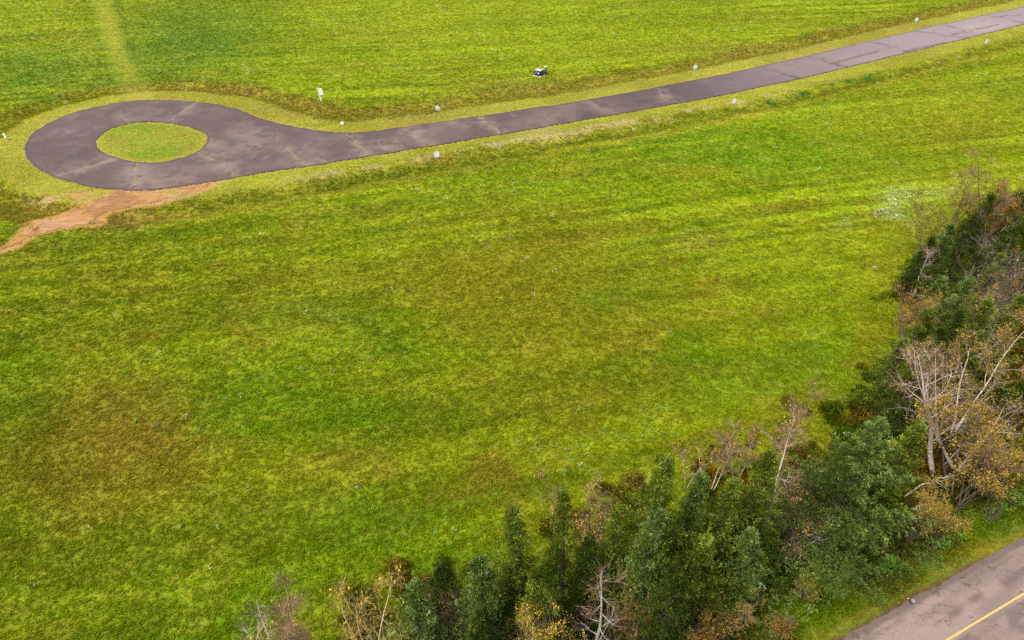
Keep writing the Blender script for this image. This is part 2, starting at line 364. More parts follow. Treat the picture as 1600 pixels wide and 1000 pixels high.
# ================================================================ ROAD SHEETS
def region(name, polys, holes, res, z, mat, attrf, label, cat, kind="structure", jag=None, crop=None):
    P = np.concatenate(polys)
    x0, y0 = P.min(0) - res; x1, y1 = P.max(0) + res
    if crop: x0, x1, y0, y1 = max(x0, crop[0]), min(x1, crop[1]), max(y0, crop[2]), min(y1, crop[3])
    xs = np.arange(x0, x1, res); ys = np.arange(y0, y1, res)
    X, Y = np.meshgrid(xs, ys); sh = X.shape; X = X.ravel(); Y = Y.ravel()
    cs = 2.0; cx = np.arange(x0, x1 + cs, cs); cy = np.arange(y0, y1 + cs, cs); CX, CY = np.meshgrid(cx, cy)
    cd = sdf(polys[0], CX.ravel(), CY.ravel())[0].reshape(CX.shape)
    m = cd[np.clip(((Y - y0) / cs + .5).astype(int), 0, len(cy) - 1), np.clip(((X - x0) / cs + .5).astype(int), 0, len(cx) - 1)] < 3.0
    d = np.full(X.shape, 99.0); bx = np.zeros_like(X); by = np.zeros_like(X)
    d[m], bx[m], by[m] = sdf(polys[0], X[m], Y[m])
    if jag is not None: d = d + jag(X, Y)
    for h in holes:
        dh = np.full(X.shape, 99.0); hx = np.zeros_like(X); hy = np.zeros_like(X); dh[m], hx[m], hy[m] = sdf(h, X[m], Y[m]); mk = (-dh > d); d = np.where(mk, -dh, d); bx = np.where(mk, hx, bx); by = np.where(mk, hy, by)
    ins = d < 0; nc = sh[1]
    i = (np.arange(sh[0] - 1)[:, None] * nc + np.arange(nc - 1)[None, :])
    Q = np.stack([i, i + 1, i + nc + 1, i + nc], -1).reshape(-1, 4)
    keep = ins[Q].any(1) if jag is None else ins[Q].all(1)
    Q = Q[keep]
    if jag is None:
        mv = ~ins & (d < res * 1.6); X = np.where(mv, bx, X); Y = np.where(mv, by, Y)
    used, inv = np.unique(Q, return_inverse=True); Q = inv.reshape(-1, 4)
    X = X[used]; Y = Y[used]; d = d[used]
    zz = z(X, Y) if callable(z) else np.full(len(X), z)
    o = mesh_obj(name, np.c_[X, Y, zz], Q, mat, attrs=attrf(X, Y, d))
    return tag(o, label, cat, kind=kind)

def asphalt_mat(name, detail_dark=.8):
    m = NT(name)
    a = m.n("ShaderNodeAttribute", attribute_name="gcol")
    f = m.noise(28, 3, .7).outputs[0]; f2 = m.noise(3.0, 4, .65).outputs[0]
    v = m.math('MULTIPLY', m.map(f, .3, .7, .93, 1.07), m.map(f2, .3, .7, .88, 1.12))
    m.link(m.mulv(a.outputs["Color"], v), m.b.inputs["Base Color"])
    m.b.inputs["Roughness"].default_value = .72; m.b.inputs["Specular IOR Level"].default_value = .4
    m.bump(f, .35, .02); return m.m

A_DARK = alb(100, 83, 78, KA * .73); A_MID = alb(128, 106, 98, KA * .73); A_LIGHT = alb(182, 157, 140, KA * .76); A_SAND = alb(182, 150, 118, KA * .73); A_PINK = alb(150, 120, 108, KA * .73)
def cross(px, py, length=7.5, skew=0.0):
    """a crack right across the road through photo pixel (px, py)"""
    x, y = at(px, py); a = R(116) + skew
    return np.array([(x - math.cos(a) * length / 2, y - math.sin(a) * length / 2), (x, y), (x + math.cos(a) * length / 2, y + math.sin(a) * length / 2)])
CRACKS = [(world(p), w, s) for p, w, s in [
    ([(88,276),(130,263),(178,249)],.16,1.0),([(205,293),(210,268),(215,254)],.14,.9),([(305,160),(285,175),(268,188)],.12,.8),([(200,190),(190,180)],.1,.8),
    ([(325,226),(348,228)],.1,.8),([(310,238),(345,258),(372,278)],.1,.8),([(450,232),(465,248),(478,259)],.12,.9),([(498,248),(512,254)],.1,.8),
    ([(540,208),(560,225),(575,243)],.12,.9),([(592,222),(608,236)],.1,.7),([(617,217),(630,232)],.08,.6),([(645,207),(668,227)],.11,.9),([(636,197),(650,206)],.08,.5),
    ([(745,184),(770,198),(782,209)],.12,.9),([(690,190),(735,200)],.07,.4),([(848,177),(862,190)],.08,.5),([(915,157),(940,170),(965,178)],.1,.6),([(1028,138),(1042,158)],.09,.6),([(1035,146),(1060,160)],.07,.5)]]
DARKC = [world(p) for p in [[(1190,104),(1245,122)],[(1265,88),(1330,106)],[(1365,66),(1420,80)],[(1415,80),(1480,66)],[(1430,48),(1510,60)],[(1480,40),(1520,52)],[(1535,22),(1600,36)],[(1555,26),(1590,24)],[(1300,100),(1400,72)],[(1480,56),(1560,38)],[(1060,140),(1110,150)],[(42,246),(90,240),(130,234)]]]
def road_attr(X, Y, d):
    n = fbm(X / 5, Y / 5, 101, 4); nn = fbm(X / 1.3, Y / 1.3, 103, 4); px, py, pd = topx(X, Y)
    wv = (fbm(X / 1.5, Y / 1.5, 105, 3) - .5) * 1.0
    c = np.repeat(A_MID[None, :], len(X), 0)
    sc = FPX / pd
    def pt(px0, py0, rx, ry): return np.exp(-(((px + (n - .5) * 3.5 * sc - px0) / rx) ** 2 + ((py + (nn - .5) * 1.4 * sc - py0) / ry) ** 2))
    c = mixc(c, A_DARK, .8 * sstep(.42, .62, n))
    c = mixc(c, A_DARK, .7 * pt(100, 235, 70, 40)); c = mixc(c, A_DARK, .6 * pt(220, 165, 120, 10)); c = mixc(c, A_DARK, .6 * pt(150, 285, 60, 8)); c = mixc(c, A_DARK, .6 * pt(1050, 140, 160, 16))
    for q in [(390,210,28,12,.75),(400,228,34,10,.75),(350,240,30,8,.6),(430,215,20,8,.5),(340,262,60,7,.55),(270,280,60,8,.6),(220,275,20,14,.7),(195,176,10,6,.6),(100,206,12,4,.5),(130,226,30,3,.3),(560,232,16,8,.6),(500,240,20,5,.5),(600,232,10,6,.6),(640,208,30,4,.5),(660,220,12,6,.5),(730,192,40,3,.5),(940,168,26,6,.4),(1440,62,60,12,.35),(1540,40,60,12,.6),(1330,95,60,12,.35),(1230,110,50,9,.3)]:
        c = mixc(c, A_LIGHT, min(1, q[4] * 1.45) * pt(*q[:4]) * sstep(.22, .46, nn))
    c = mixc(c, A_SAND, .8 * pt(260, 291, 60, 7) * sstep(.3, .55, nn)); c = mixc(c, A_PINK, .35 * (X < 10))
    brk = sstep(.30, .52, fbm(X / .55, Y / .55, 153, 3)); wide = .6 + .9 * fbm(X / 1.1, Y / 1.1, 157, 2)
    c = mixc(c, A_LIGHT, .30 * sstep(.52, .70, fbm(X / 2.6 + 9, Y / 2.6, 159, 4)) * (px < 900)); c = mixc(c, A_DARK * .9, .35 * sstep(.52, .70, fbm(X / 4, Y / 4 + 5, 163, 4)))
    for P, w, s in CRACKS:
        dl = dline(P, X + wv * 1.1, Y + wv * .9)
        c = mixc(c, A_LIGHT, s * .8 * np.exp(-(dl / (1.1 * wide)) ** 2) * sstep(.34, .58, nn))
        c = mixc(c, alb(192, 164, 118, KA * .70), np.minimum(1, s * 1.2) * np.exp(-(dl / (w * 1.1 * wide)) ** 2) * (.25 + .75 * brk))
    c = mixc(c, alb(196, 176, 172, KA * .72), .9 * sstep(960, 1500, px)); c = mixc(c, alb(214, 198, 190, KA * .75), .8 * pt(1540, 42, 40, 8))  # far right end paler: sky sheen painted into the asphalt colour
    arc = np.hypot(X - ISLE[:, 0].mean(), Y - ISLE[:, 1].mean()); c = mixc(c, A_DARK * .92, .16 * sstep(.52, .64, fbm(arc / .55, np.arctan2(Y - 87, X + 48) * 1.5, 151, 3)) * (X < -18))
    for P in DARKC: c = mixc(c, A_DARK * 1.1, .6 * np.exp(-(dline(P, X + wv * 2.2, Y + wv * 1.8) / .42) ** 2) * sstep(.25, .5, nn))
    c = mixc(c, A_DARK * .9, .6 * (1 - sstep(.1, .5, -d)))
    return {"gcol": ('FLOAT_COLOR', c)}
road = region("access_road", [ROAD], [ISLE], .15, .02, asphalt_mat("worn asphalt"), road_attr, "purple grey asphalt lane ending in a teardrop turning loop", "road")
isl = None
KH = 2.15
H_DARK = alb(126, 107, 100, KH); H_MID = alb(162, 140, 130, KH); H_LIGHT = alb(184, 160, 149, KH)
def hw_attr(X, Y, d):
    u = (X - e1[0]) * hd[0] + (Y - e1[1]) * hd[1]; v = (X - e1[0]) * hn[0] + (Y - e1[1]) * hn[1]
    n = fbm(u / 7, v / 1.1, 111, 4); nn = fbm(u / 1.4, v / .7, 113, 4)
    c = np.repeat(H_MID[None, :], len(X), 0)
    c = mixc(c, H_LIGHT, .8 * sstep(.46, .62, n))
    vv = v + (nn - .5) * .35
    c = mixc(c, H_DARK, .8 * (1 - sstep(.22, .5, vv)) )
    band = np.exp(-((vv - yl * .62) / .26) ** 2) * sstep(.40, .55, fbm(u / 3.4, v * 0 + 2, 117, 3)); c = mixc(c, H_DARK, .85 * band)
    c = mixc(c, H_DARK, .7 * sstep(.42, .58, nn * .5 + n * .5) * sstep(.12, .3, v - yl))
    c = mixc(c, H_DARK, .5 * np.exp(-((vv - yl * .25) / .2) ** 2) * sstep(.5, .6, fbm(u / 2.2, v / .6, 119, 3)))
    return {"gcol": ('FLOAT_COLOR', c)}
def hw_mat():
    m = NT("cracked highway asphalt"); a = m.n("ShaderNodeAttribute", attribute_name="gcol")
    hang = math.atan2(hd[1], hd[0])
    f = m.noise(40, 3, .7).outputs[0]; f2 = m.noise(4.0, 4, .65).outputs[0]
    warp = m.noise(3.0, 3); mv = m.n("ShaderNodeVectorMath", operation='MULTIPLY_ADD'); m.link(warp.outputs["Color"], mv.inputs[0]); mv.inputs[1].default_value = (.9, .9, 0); m.link(m.scaled(.55, 1.3, 1, -hang), mv.inputs[2])
    vo = m.n("ShaderNodeTexVoronoi", feature='DISTANCE_TO_EDGE'); vo.inputs["Scale"].default_value = 1.6; m.link(mv.outputs[0], vo.inputs["Vector"])
    ck = m.map(vo.outputs["Distance"], .008, .035, 1, 0)
    brk = m.map(m.noise(.6, 3).outputs[0], .46, .6, 0, 1)
    ck = m.math('MULTIPLY', ck, brk)
    v = m.math('MULTIPLY', m.map(f, .3, .7, .84, 1.16), m.map(f2, .3, .7, .92, 1.08))
    cc = m.mulv(a.outputs["Color"], v)
    cc = m.mix(m.math('MULTIPLY', ck, .85), cc, tuple(alb(72, 64, 64, KH)))
    m.link(cc, m.b.inputs["Base Color"]); m.b.inputs["Roughness"].default_value = .8; m.b.inputs["Specular IOR Level"].default_value = .3
    m.bump(f, .4, .02); return m.m
uu = np.arange(-90, 160, .3); wob = (fbm(uu / .8, uu * 0 + 4, 131, 4) - .5) * .26
HWW = np.concatenate([(e1[None] + hd[None] * uu[:, None] + hn[None] * wob[:, None])[(uu > -22) & (uu < 62)], [e1 + hd * 62 + hn * (2 * yl + .35), e1 - hd * 22 + hn * (2 * yl + .35)]])
highway = region("highway", [HWW], [], .10, .02, hw_mat(), hw_attr, "pale cracked two lane highway with dark patches in the lower right corner", "road", crop=(-4, 75, 2, 60))
# yellow line
def ymat():
    m = NT("worn yellow road paint"); nz = m.noise(6, 5, .75).outputs[0]; f = m.noise(45, 2).outputs[0]
    c = m.mix(m.map(nz, .56, .70, 0, .75), tuple(alb(255, 220, 118, 2.2)), tuple(H_MID)); m.link(m.mulv(c, m.map(f, .3, .7, .9, 1.1)), m.b.inputs["Base Color"]); m.b.inputs["Roughness"].default_value = .6; return m.m
us = np.arange(-20, 60, .5); wob = (fbm(us / 4, us * 0, 133, 2) - .5) * .05
a0 = e1[None, :] + hd[None, :] * us[:, None] + hn[None, :] * (yl - .055 + wob)[:, None]; a1 = a0 + hn[None, :] * .10
V = np.concatenate([np.c_[a0, np.full(len(us), .025)], np.c_[a1, np.full(len(us), .025)]]); n = len(us); k = np.arange(n - 1)
tag(mesh_obj("road_marking", V, np.stack([k, k + n, k + n + 1, k + 1], -1), ymat()), "solid yellow centre line painted along the pale highway", "road marking", kind="structure")
# dirt track
def dirt_mat():
    m = NT("red island earth"); a = m.n("ShaderNodeAttribute", attribute_name="gcol"); f = m.noise(9, 4, .7).outputs[0]; f2 = m.noise(1.2, 4, .6, m.scaled(.5, 2.4, 1, R(-38))).outputs[0]
    v = m.math('MULTIPLY', m.map(f, .3, .7, .82, 1.15), m.map(f2, .3, .7, .74, 1.22)); m.link(m.mulv(a.outputs["Color"], v), m.b.inputs["Base Color"]); m.b.inputs["Roughness"].default_value = .95; m.b.inputs["Specular IOR Level"].default_value = .1; m.bump(f, .6, .08); return m.m
def dirt_attr(X, Y, d):
    n = fbm(X / 3, Y / 3, 141, 4); c = np.repeat(C_DIRT[None, :], len(X), 0); c = mixc(c, alb(222, 178, 134, 2.4), .8 * sstep(.5, .65, n)); c = mixc(c, alb(184, 134, 88, 2.5), .7 * sstep(.5, .66, 1 - n)); return {"gcol": ('FLOAT_COLOR', c)}
def dirt_jag(x, y):
    g = (fbm(x / 3, y / 3, 91, 4) - .5) * 1.9 + (fbm(x / .6, y / .6, 145, 3) - .5) * 2.0 + .35
    px, py, pd = topx(x, y)
    for (qx, qy, rx, ry) in [(270,299,20,5),(136,334,9,3)]: g = g + 3 * np.exp(-(((px - qx) / rx) ** 2 + ((py - qy) / ry) ** 2) * 1.5)
    g = np.where(sdf(ROAD, x, y)[0] < .0, 9, g)
    return g
region("dirt_track", [DIRT], [], .16, lambda x, y: gz(x, y) + .03, dirt_mat(), dirt_attr, "bare reddish earth track leaving the turning loop towards the left edge", "track", jag=dirt_jag, crop=(-120, -30, 40, 95))

# ================================================================ GRASS (stuff)
HID = bpy.data.collections.new("prototypes")      # never linked to the scene: only instanced
def blade_mat():
    m = NT("grass blades")
    a = m.n("ShaderNodeAttribute", attribute_name="gcol", attribute_type='INSTANCER')
    oi = m.n("ShaderNodeObjectInfo")
    r = oi.outputs["Random"]
    r2 = m.math('FRACT', m.math('MULTIPLY', r, 37.7)); r3 = m.math('FRACT', m.math('MULTIPLY', r, 173.3))
    c = m.mulv(a.outputs["Color"], m.map(r, 0, 1, .76, 1.27))
    c = m.mix(m.map(r2, .68, 1, 0, .38), c, tuple(alb(160, 148, 50))); c = m.mix(m.map(r3, .72, 1, 0, .34), c, tuple(alb(82, 120, 14)))
    tr = m.n("ShaderNodeBsdfTranslucent"); df = m.n("ShaderNodeBsdfDiffuse"); mx = m.n("ShaderNodeMixShader"); mx.inputs[0].default_value = .4
    m.link(c, df.inputs[0]); m.link(c, tr.inputs[0]); m.link(df.outputs[0], mx.inputs[1]); m.link(tr.outputs[0], mx.inputs[2]); m.link(mx.outputs[0], m.out.inputs[0])
    m.t.nodes.remove(m.b); return m.m
BLM = blade_mat()
GR = bpy.data.collections.new("grass tufts")
for q in range(5):
    V = []; F = []; rr = random.Random(q)
    for b in range(16):
        a = rr.uniform(0, 6.28); rad = rr.uniform(0, .2) ; bx, by = math.cos(a) * rad, math.sin(a) * rad
        L = rr.uniform(.06, .16); ta = rr.uniform(0, 6.28); lean = rr.uniform(.15, .9); w = rr.uniform(.010, .02)
        sx, sy = -math.sin(ta) * w, math.cos(ta) * w; tx, ty = math.cos(ta) * L * lean, math.sin(ta) * L * lean
        i = len(V); V += [(bx - sx, by - sy, -.02), (bx + sx, by + sy, -.02), (bx + tx * .4 + sx * .8, by + ty * .4 + sy * .8, L * .6), (bx + tx * .4 - sx * .8, by + ty * .4 - sy * .8, L * .6), (bx + tx, by + ty, L * (1 - .45 * lean))]
        F += [(i, i + 1, i + 2, i + 3), (i + 3, i + 2, i + 4)]
    o = mesh_obj("tuft", V, F, BLM, link=False, smooth=False); GR.objects.link(o)

def scatter(obj, coll, seed, dens_attr, size_attr, smin, smax, tilt=.2, col_attr="gcol"):
    g = bpy.data.node_groups.new("scatter", 'GeometryNodeTree')
    g.interface.new_socket("Geometry", in_out='INPUT', socket_type='NodeSocketGeometry'); g.interface.new_socket("Geometry", in_out='OUTPUT', socket_type='NodeSocketGeometry')
    N = g.nodes.new; L = g.links.new
    gi = N("NodeGroupInput"); go = N("NodeGroupOutput")
    def attr(nm):
        x = N("GeometryNodeInputNamedAttribute"); x.data_type = 'FLOAT'; x.inputs[0].default_value = nm; return x.outputs[0]
    dp = N("GeometryNodeDistributePointsOnFaces"); dp.distribute_method = 'RANDOM'; dp.inputs["Seed"].default_value = seed
    L(gi.outputs[0], dp.inputs["Mesh"]); L(attr(dens_attr), dp.inputs["Density"])
    ci = N("GeometryNodeCollectionInfo"); ci.inputs["Collection"].default_value = coll; ci.inputs["Separate Children"].default_value = True; ci.inputs["Reset Children"].default_value = True
    ip = N("GeometryNodeInstanceOnPoints"); ip.inputs["Pick Instance"].default_value = True
    L(dp.outputs["Points"], ip.inputs["Points"]); L(ci.outputs[0], ip.inputs["Instance"])
    rv = N("FunctionNodeRandomValue"); rv.data_type = 'FLOAT_VECTOR'; rv.inputs[0].default_value = (-tilt, -tilt, 0); rv.inputs[1].default_value = (tilt, tilt, 6.2832); rv.inputs["Seed"].default_value = seed + 5
    er = N("FunctionNodeEulerToRotation"); L(rv.outputs[0], er.inputs[0]); L(er.outputs[0], ip.inputs["Rotation"])
    rs = N("FunctionNodeRandomValue"); rs.data_type = 'FLOAT'; rs.inputs[2].default_value = smin; rs.inputs[3].default_value = smax; rs.inputs["Seed"].default_value = seed + 9
    mu = N("ShaderNodeMath"); mu.operation = 'MULTIPLY'; L(rs.outputs[1], mu.inputs[0]); L(attr(size_attr), mu.inputs[1]); L(mu.outputs[0], ip.inputs["Scale"])
    L(ip.outputs[0], go.inputs[0])
    md = obj.modifiers.new("scatter", 'NODES'); md.node_group = g
# carrier mesh: the part of the ground that grows grass
keepf = (dens[GF] > .05).any(1); used, inv = np.unique(GF[keepf], return_inverse=True)
grass = mesh_obj("grass", np.c_[GX, GY, GZ][used], inv.reshape(-1, 4), None, attrs={"gcol": ('FLOAT_COLOR', col[used] * 1.35), "dens": ('FLOAT', dens[used]), "hgt": ('FLOAT', hgt[used])})
tag(grass, "short hay grass covering the meadow, verges and roadside", "grass", kind="stuff")
scatter(grass, GR, 3, "dens", "hgt", .7, 1.35)
# ================================================================ VEGETATION MATERIALS
def foliage_mat(name, cols, transl=.25, vlo=.6, vhi=1.45):
    """leaf material: colour picked per leaf (tint), brightness per clump noise"""
    m = NT(name)
    a = m.n("ShaderNodeAttribute", attribute_name="tint")
    rp = m.n("ShaderNodeValToRGB"); m.link(a.outputs["Fac"], rp.inputs[0]); el = rp.color_ramp.elements
    rp.color_ramp.interpolation = 'LINEAR'
    while len(el) < len(cols): el.new(.5)
    for i, c in enumerate(cols): el[i].position = i / max(1, len(cols) - 1); el[i].color = (*[float(q) for q in c], 1)
    nz = m.noise(1.1, 3, .6).outputs[0]; nz2 = m.noise(.35, 2).outputs[0]
    c = m.mulv(rp.outputs[0], m.math('MULTIPLY', m.map(nz, .3, .7, vlo, vhi), m.map(nz2, .3, .7, .85, 1.15)))
    tr = m.n("ShaderNodeBsdfTranslucent"); df = m.n("ShaderNodeBsdfDiffuse"); mx = m.n("ShaderNodeMixShader"); mx.inputs[0].default_value = transl
    m.link(c, df.inputs[0]); m.link(c, tr.inputs[0]); m.link(df.outputs[0], mx.inputs[1]); m.link(tr.outputs[0], mx.inputs[2]); m.link(mx.outputs[0], m.out.inputs[0])
    m.t.nodes.remove(m.b); return m.m
def bark_mat(name, c, c2, scale=5):
    m = NT(name); nz = m.noise(scale, 4, .7).outputs[0]; band = m.noise(1, 3, .6, m.scaled(2, 2, 11)).outputs[0]
    cc = m.mix(m.map(band, .52, .66, 0, .8), tuple(c), tuple(c2)); m.link(m.mulv(cc, m.map(nz, .3, .7, .75, 1.2)), m.b.inputs["Base Color"]); m.b.inputs["Roughness"].default_value = .9; m.b.inputs["Specular IOR Level"].default_value = .2; return m.m
KV = 1.0
def va(r, g, b): return alb(r, g, b, KV)
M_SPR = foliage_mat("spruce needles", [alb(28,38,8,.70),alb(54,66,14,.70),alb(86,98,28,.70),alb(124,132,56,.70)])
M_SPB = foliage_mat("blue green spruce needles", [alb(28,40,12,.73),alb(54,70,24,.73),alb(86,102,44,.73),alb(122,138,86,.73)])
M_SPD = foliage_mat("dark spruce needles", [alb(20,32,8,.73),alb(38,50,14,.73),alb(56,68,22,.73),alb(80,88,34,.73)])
M_GOLD = foliage_mat("golden autumn leaves", [va(104,84,24),va(144,116,34),va(172,146,56),va(116,108,38)])
M_YEL = foliage_mat("bright yellow leaves", [va(136,116,24),va(168,144,40),va(186,164,56),va(122,120,32)])
M_ORNG = foliage_mat("rusty orange leaves", [va(108,78,32),va(136,100,42),va(138,112,46),va(94,84,34)])
M_BRN = foliage_mat("brown thinning leaves", [va(122,98,50),va(146,122,64),va(156,136,70),va(116,106,46)])
M_PINK = foliage_mat("pinkish dry leaves", [va(126,96,76), va(150,118,92), va(156,128,84), va(110,92,60)])
M_OLV = foliage_mat("olive leaves", [va(84,84,22), va(112,110,28), va(134,126,36), va(96,100,24)])
M_GRN = foliage_mat("fresh green leaves", [va(46,84,20), va(74,118,28), va(110,150,52), va(60,96,24)])
M_TW = foliage_mat("fine brown twigs", [va(92,72,56), va(120,96,76), va(140,114,94), va(104,86,64)], 0.0)
M_TWP = foliage_mat("fine pinkish twigs", [va(104,88,80),va(134,114,104),va(154,134,124),va(116,98,90)], 0.0)
M_TWY = foliage_mat("fine yellowish twigs", [va(138,116,60), va(160,138,80), va(170,146,92), va(140,110,50)], 0.0)
M_BARK = bark_mat("grey brown bark", va(96,84,76), va(70,60,52))
M_DARKB = bark_mat("dark bark", va(62,52,44), va(44,38,32))
M_BIRCH = bark_mat("white birch bark", va(208,196,180), va(120,104,94))
M_BIRCHW = bark_mat("bright birch bark", va(204, 186, 172), va(140, 122, 110))
M_DEAD = bark_mat("weathered dead wood", va(176,168,158), va(120,112,104))
M_TANB = bark_mat("pale tan bark", va(196,172,132), va(150,126,92))

class Acc:
    def __init__(s): s.V = []; s.F = []; s.T = []; s.M = []; s.n = 0
    def tube(s, pts, rads, sides=5, mi=0):
        P = np.asarray(pts, float); m = len(P); base = s.n
        ang = np.arange(sides) / sides * 2 * math.pi
        for i in range(m):
            d = P[min(i + 1, m - 1)] - P[max(i - 1, 0)]; d = d / (np.linalg.norm(d) + 1e-9)
            ref = np.array([1.0, 0, 0]) if abs(d[0]) < .8 else np.array([0, 1.0, 0])
            u = np.cross(d, ref); u /= np.linalg.norm(u); v = np.cross(d, u)
            s.V.append(P[i] + rads[i] * (np.cos(ang)[:, None] * u + np.sin(ang)[:, None] * v))
        for i in range(m - 1):
            for k in range(sides):
                a = base + i * sides + k; b = base + i * sides + (k + 1) % sides
                s.F.append((a, b, b + sides, a + sides)); s.M.append(mi)
        s.n += m * sides; s.T.append(np.full(m * sides, .5))
    def leaves(s, C, D, W, tint, mi=0):
        """diamond leaves: base C, axis D, half width W"""
        n = len(C)
        if not n: return
        V = np.stack([C, C + D * .45 + W, C + D, C + D * .45 - W], 1).reshape(-1, 3)
        i = s.n + np.arange(n)[:, None] * 4 + np.arange(4)[None, :]
        s.V.append(V); s.F += [tuple(q) for q in i.tolist()]; s.M += [mi] * n; s.T.append(np.repeat(tint, 4)); s.n += 4 * n
    def mesh(s, name, mats, smooth=False):
        V = np.concatenate(s.V); F = np.array(s.F, np.int32)
        o = mesh_obj(name, V, F, mats, link=False, smooth=smooth, midx=s.M, attrs={"tint": ('FLOAT', np.concatenate(s.T))})
        return o.data
def unit(v): return v / (np.linalg.norm(v, axis=-1, keepdims=True) + 1e-9)

def spruce_mesh(seed, H=10.0, Rr=2.0, sparse=0.0, mat=None, fine=1.0):
    """a spruce: whorled, drooping limbs of very uneven length, each ending in billowing needle clumps with dark gaps between"""
    r = np.random.default_rng(seed); tk = Acc(); cr = Acc()
    z = np.linspace(-.3, H * .985, 12); bend = np.c_[.10 * np.sin(z * .5 + seed), .10 * np.cos(z * .37 + seed * 2), z]
    tk.tube(bend, .17 * (1 - z / H * .97) * (H / 10) + .012, 7)
    def trunk_at(zz): return np.array([np.interp(zz, z, bend[:, 0]), np.interp(zz, z, bend[:, 1]), zz])
    zz = H * .05; CC = []; DD = []; WW = []; TT = []; lob = r.uniform(0, 6.28, 4)
    def clump(c, out, rad, n, bright):
        """a rounded spray: needles radiate outward and up from a flattened ball"""
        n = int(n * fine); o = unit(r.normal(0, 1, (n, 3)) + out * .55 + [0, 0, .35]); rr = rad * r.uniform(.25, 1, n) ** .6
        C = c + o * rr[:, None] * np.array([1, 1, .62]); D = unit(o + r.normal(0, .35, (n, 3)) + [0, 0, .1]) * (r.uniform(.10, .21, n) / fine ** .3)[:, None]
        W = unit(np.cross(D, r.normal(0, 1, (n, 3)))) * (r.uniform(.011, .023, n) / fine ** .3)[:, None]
        CC.append(C); DD.append(D); WW.append(W); TT.append(np.clip(bright + .42 * (o[:, 2] + .35 * (o @ out)) * rr / rad + r.normal(0, .10, n), 0, 1))  # highlights painted into the tint: clump tops and outer sides lighter, insides darker
    while zz < H * .97:
        t = zz / H
        prof = (1 - t) ** 1.18 * min(1, .55 + t * 3.2) * r.uniform(.74, 1.12)
        nb = max(3, int(round(6.8 * (1 - .3 * t) * (1 - .35 * sparse)))); a0 = r.uniform(0, 6.28)
        for k in range(nb):
            if r.random() < .12 + .35 * sparse: continue
            a = a0 + k * 6.283 / nb + r.normal(0, .3)
            irr = 1 + .18 * math.sin(2 * a + lob[0] + t * 5) + .14 * math.sin(3 * a + lob[1] - t * 9)
            L = Rr * prof * irr * r.uniform(.58, 1.15) + .08
            if r.random() < .12: L *= 1.28
            out = np.array([math.cos(a), math.sin(a), 0]); p0 = trunk_at(zz); side = np.array([-out[1], out[0], 0])
            droop = r.uniform(.25, .55) * (1 - .8 * t); up = r.uniform(.15, .4) + .5 * t * t
            s = np.linspace(0, 1, 7); path = p0 + out * (s * L)[:, None] + np.array([0, 0, 1.0]) * (-droop * L * s + up * L * s * s * .8)[:, None]
            if r.random() < .6: tk.tube(path[[0, 2, 4, 6]], [.03 + .02 * (1 - t), .024, .014, .004], 3)
            br = r.normal(.36, .13)
            nc = max(2, int(L / .38))
            for q in range(nc):
                sq = .14 + .86 * (q + r.uniform(.2, .9)) / nc; c = np.array([np.interp(sq, s, path[:, j]) for j in range(3)])
                spread = .30 * L * (1.15 - sq)
                for e in ((-1, 0, 1) if spread > .22 else (0,)):
                    if e and r.random() < .22: continue
                    cc = c + side * e * spread * r.uniform(.7, 1.25) + out * r.normal(0, .08) + np.array([0, 0, r.normal(0, .06) - .05 * abs(e)])
                    clump(cc, unit(out + side * e * .6), r.uniform(.18, .33) * (1 - .35 * t), 36, br + .12 * sq - .10)  # inner clumps darker, tips lighter: crown shading painted into the tint
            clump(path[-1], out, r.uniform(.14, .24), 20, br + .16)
        zz += r.uniform(.26, .46) * (.72 + .5 * (1 - t)) * (1 + .35 * sparse)
    for q in range(6): clump(trunk_at(H * (.88 + .022 * q)), np.array([0, 0, 1.0]), .21 - .03 * q, 22, .45)
    n = 24; C = trunk_at(H * .97) + np.c_[r.normal(0, .025, (n, 2)), r.uniform(0, .95, n)]; D = unit(np.c_[r.normal(0, .6, (n, 2)), r.uniform(.4, 1.2, n)]) * .2
    CC.append(C); DD.append(D); WW.append(unit(np.cross(D, r.normal(0, 1, (n, 3)))) * .025); TT.append(np.full(n, .6))
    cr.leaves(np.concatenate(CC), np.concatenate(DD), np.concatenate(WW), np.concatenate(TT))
    return tk.mesh("trunk", [M_DARKB], True), cr.mesh("crown", [mat or M_SPR])

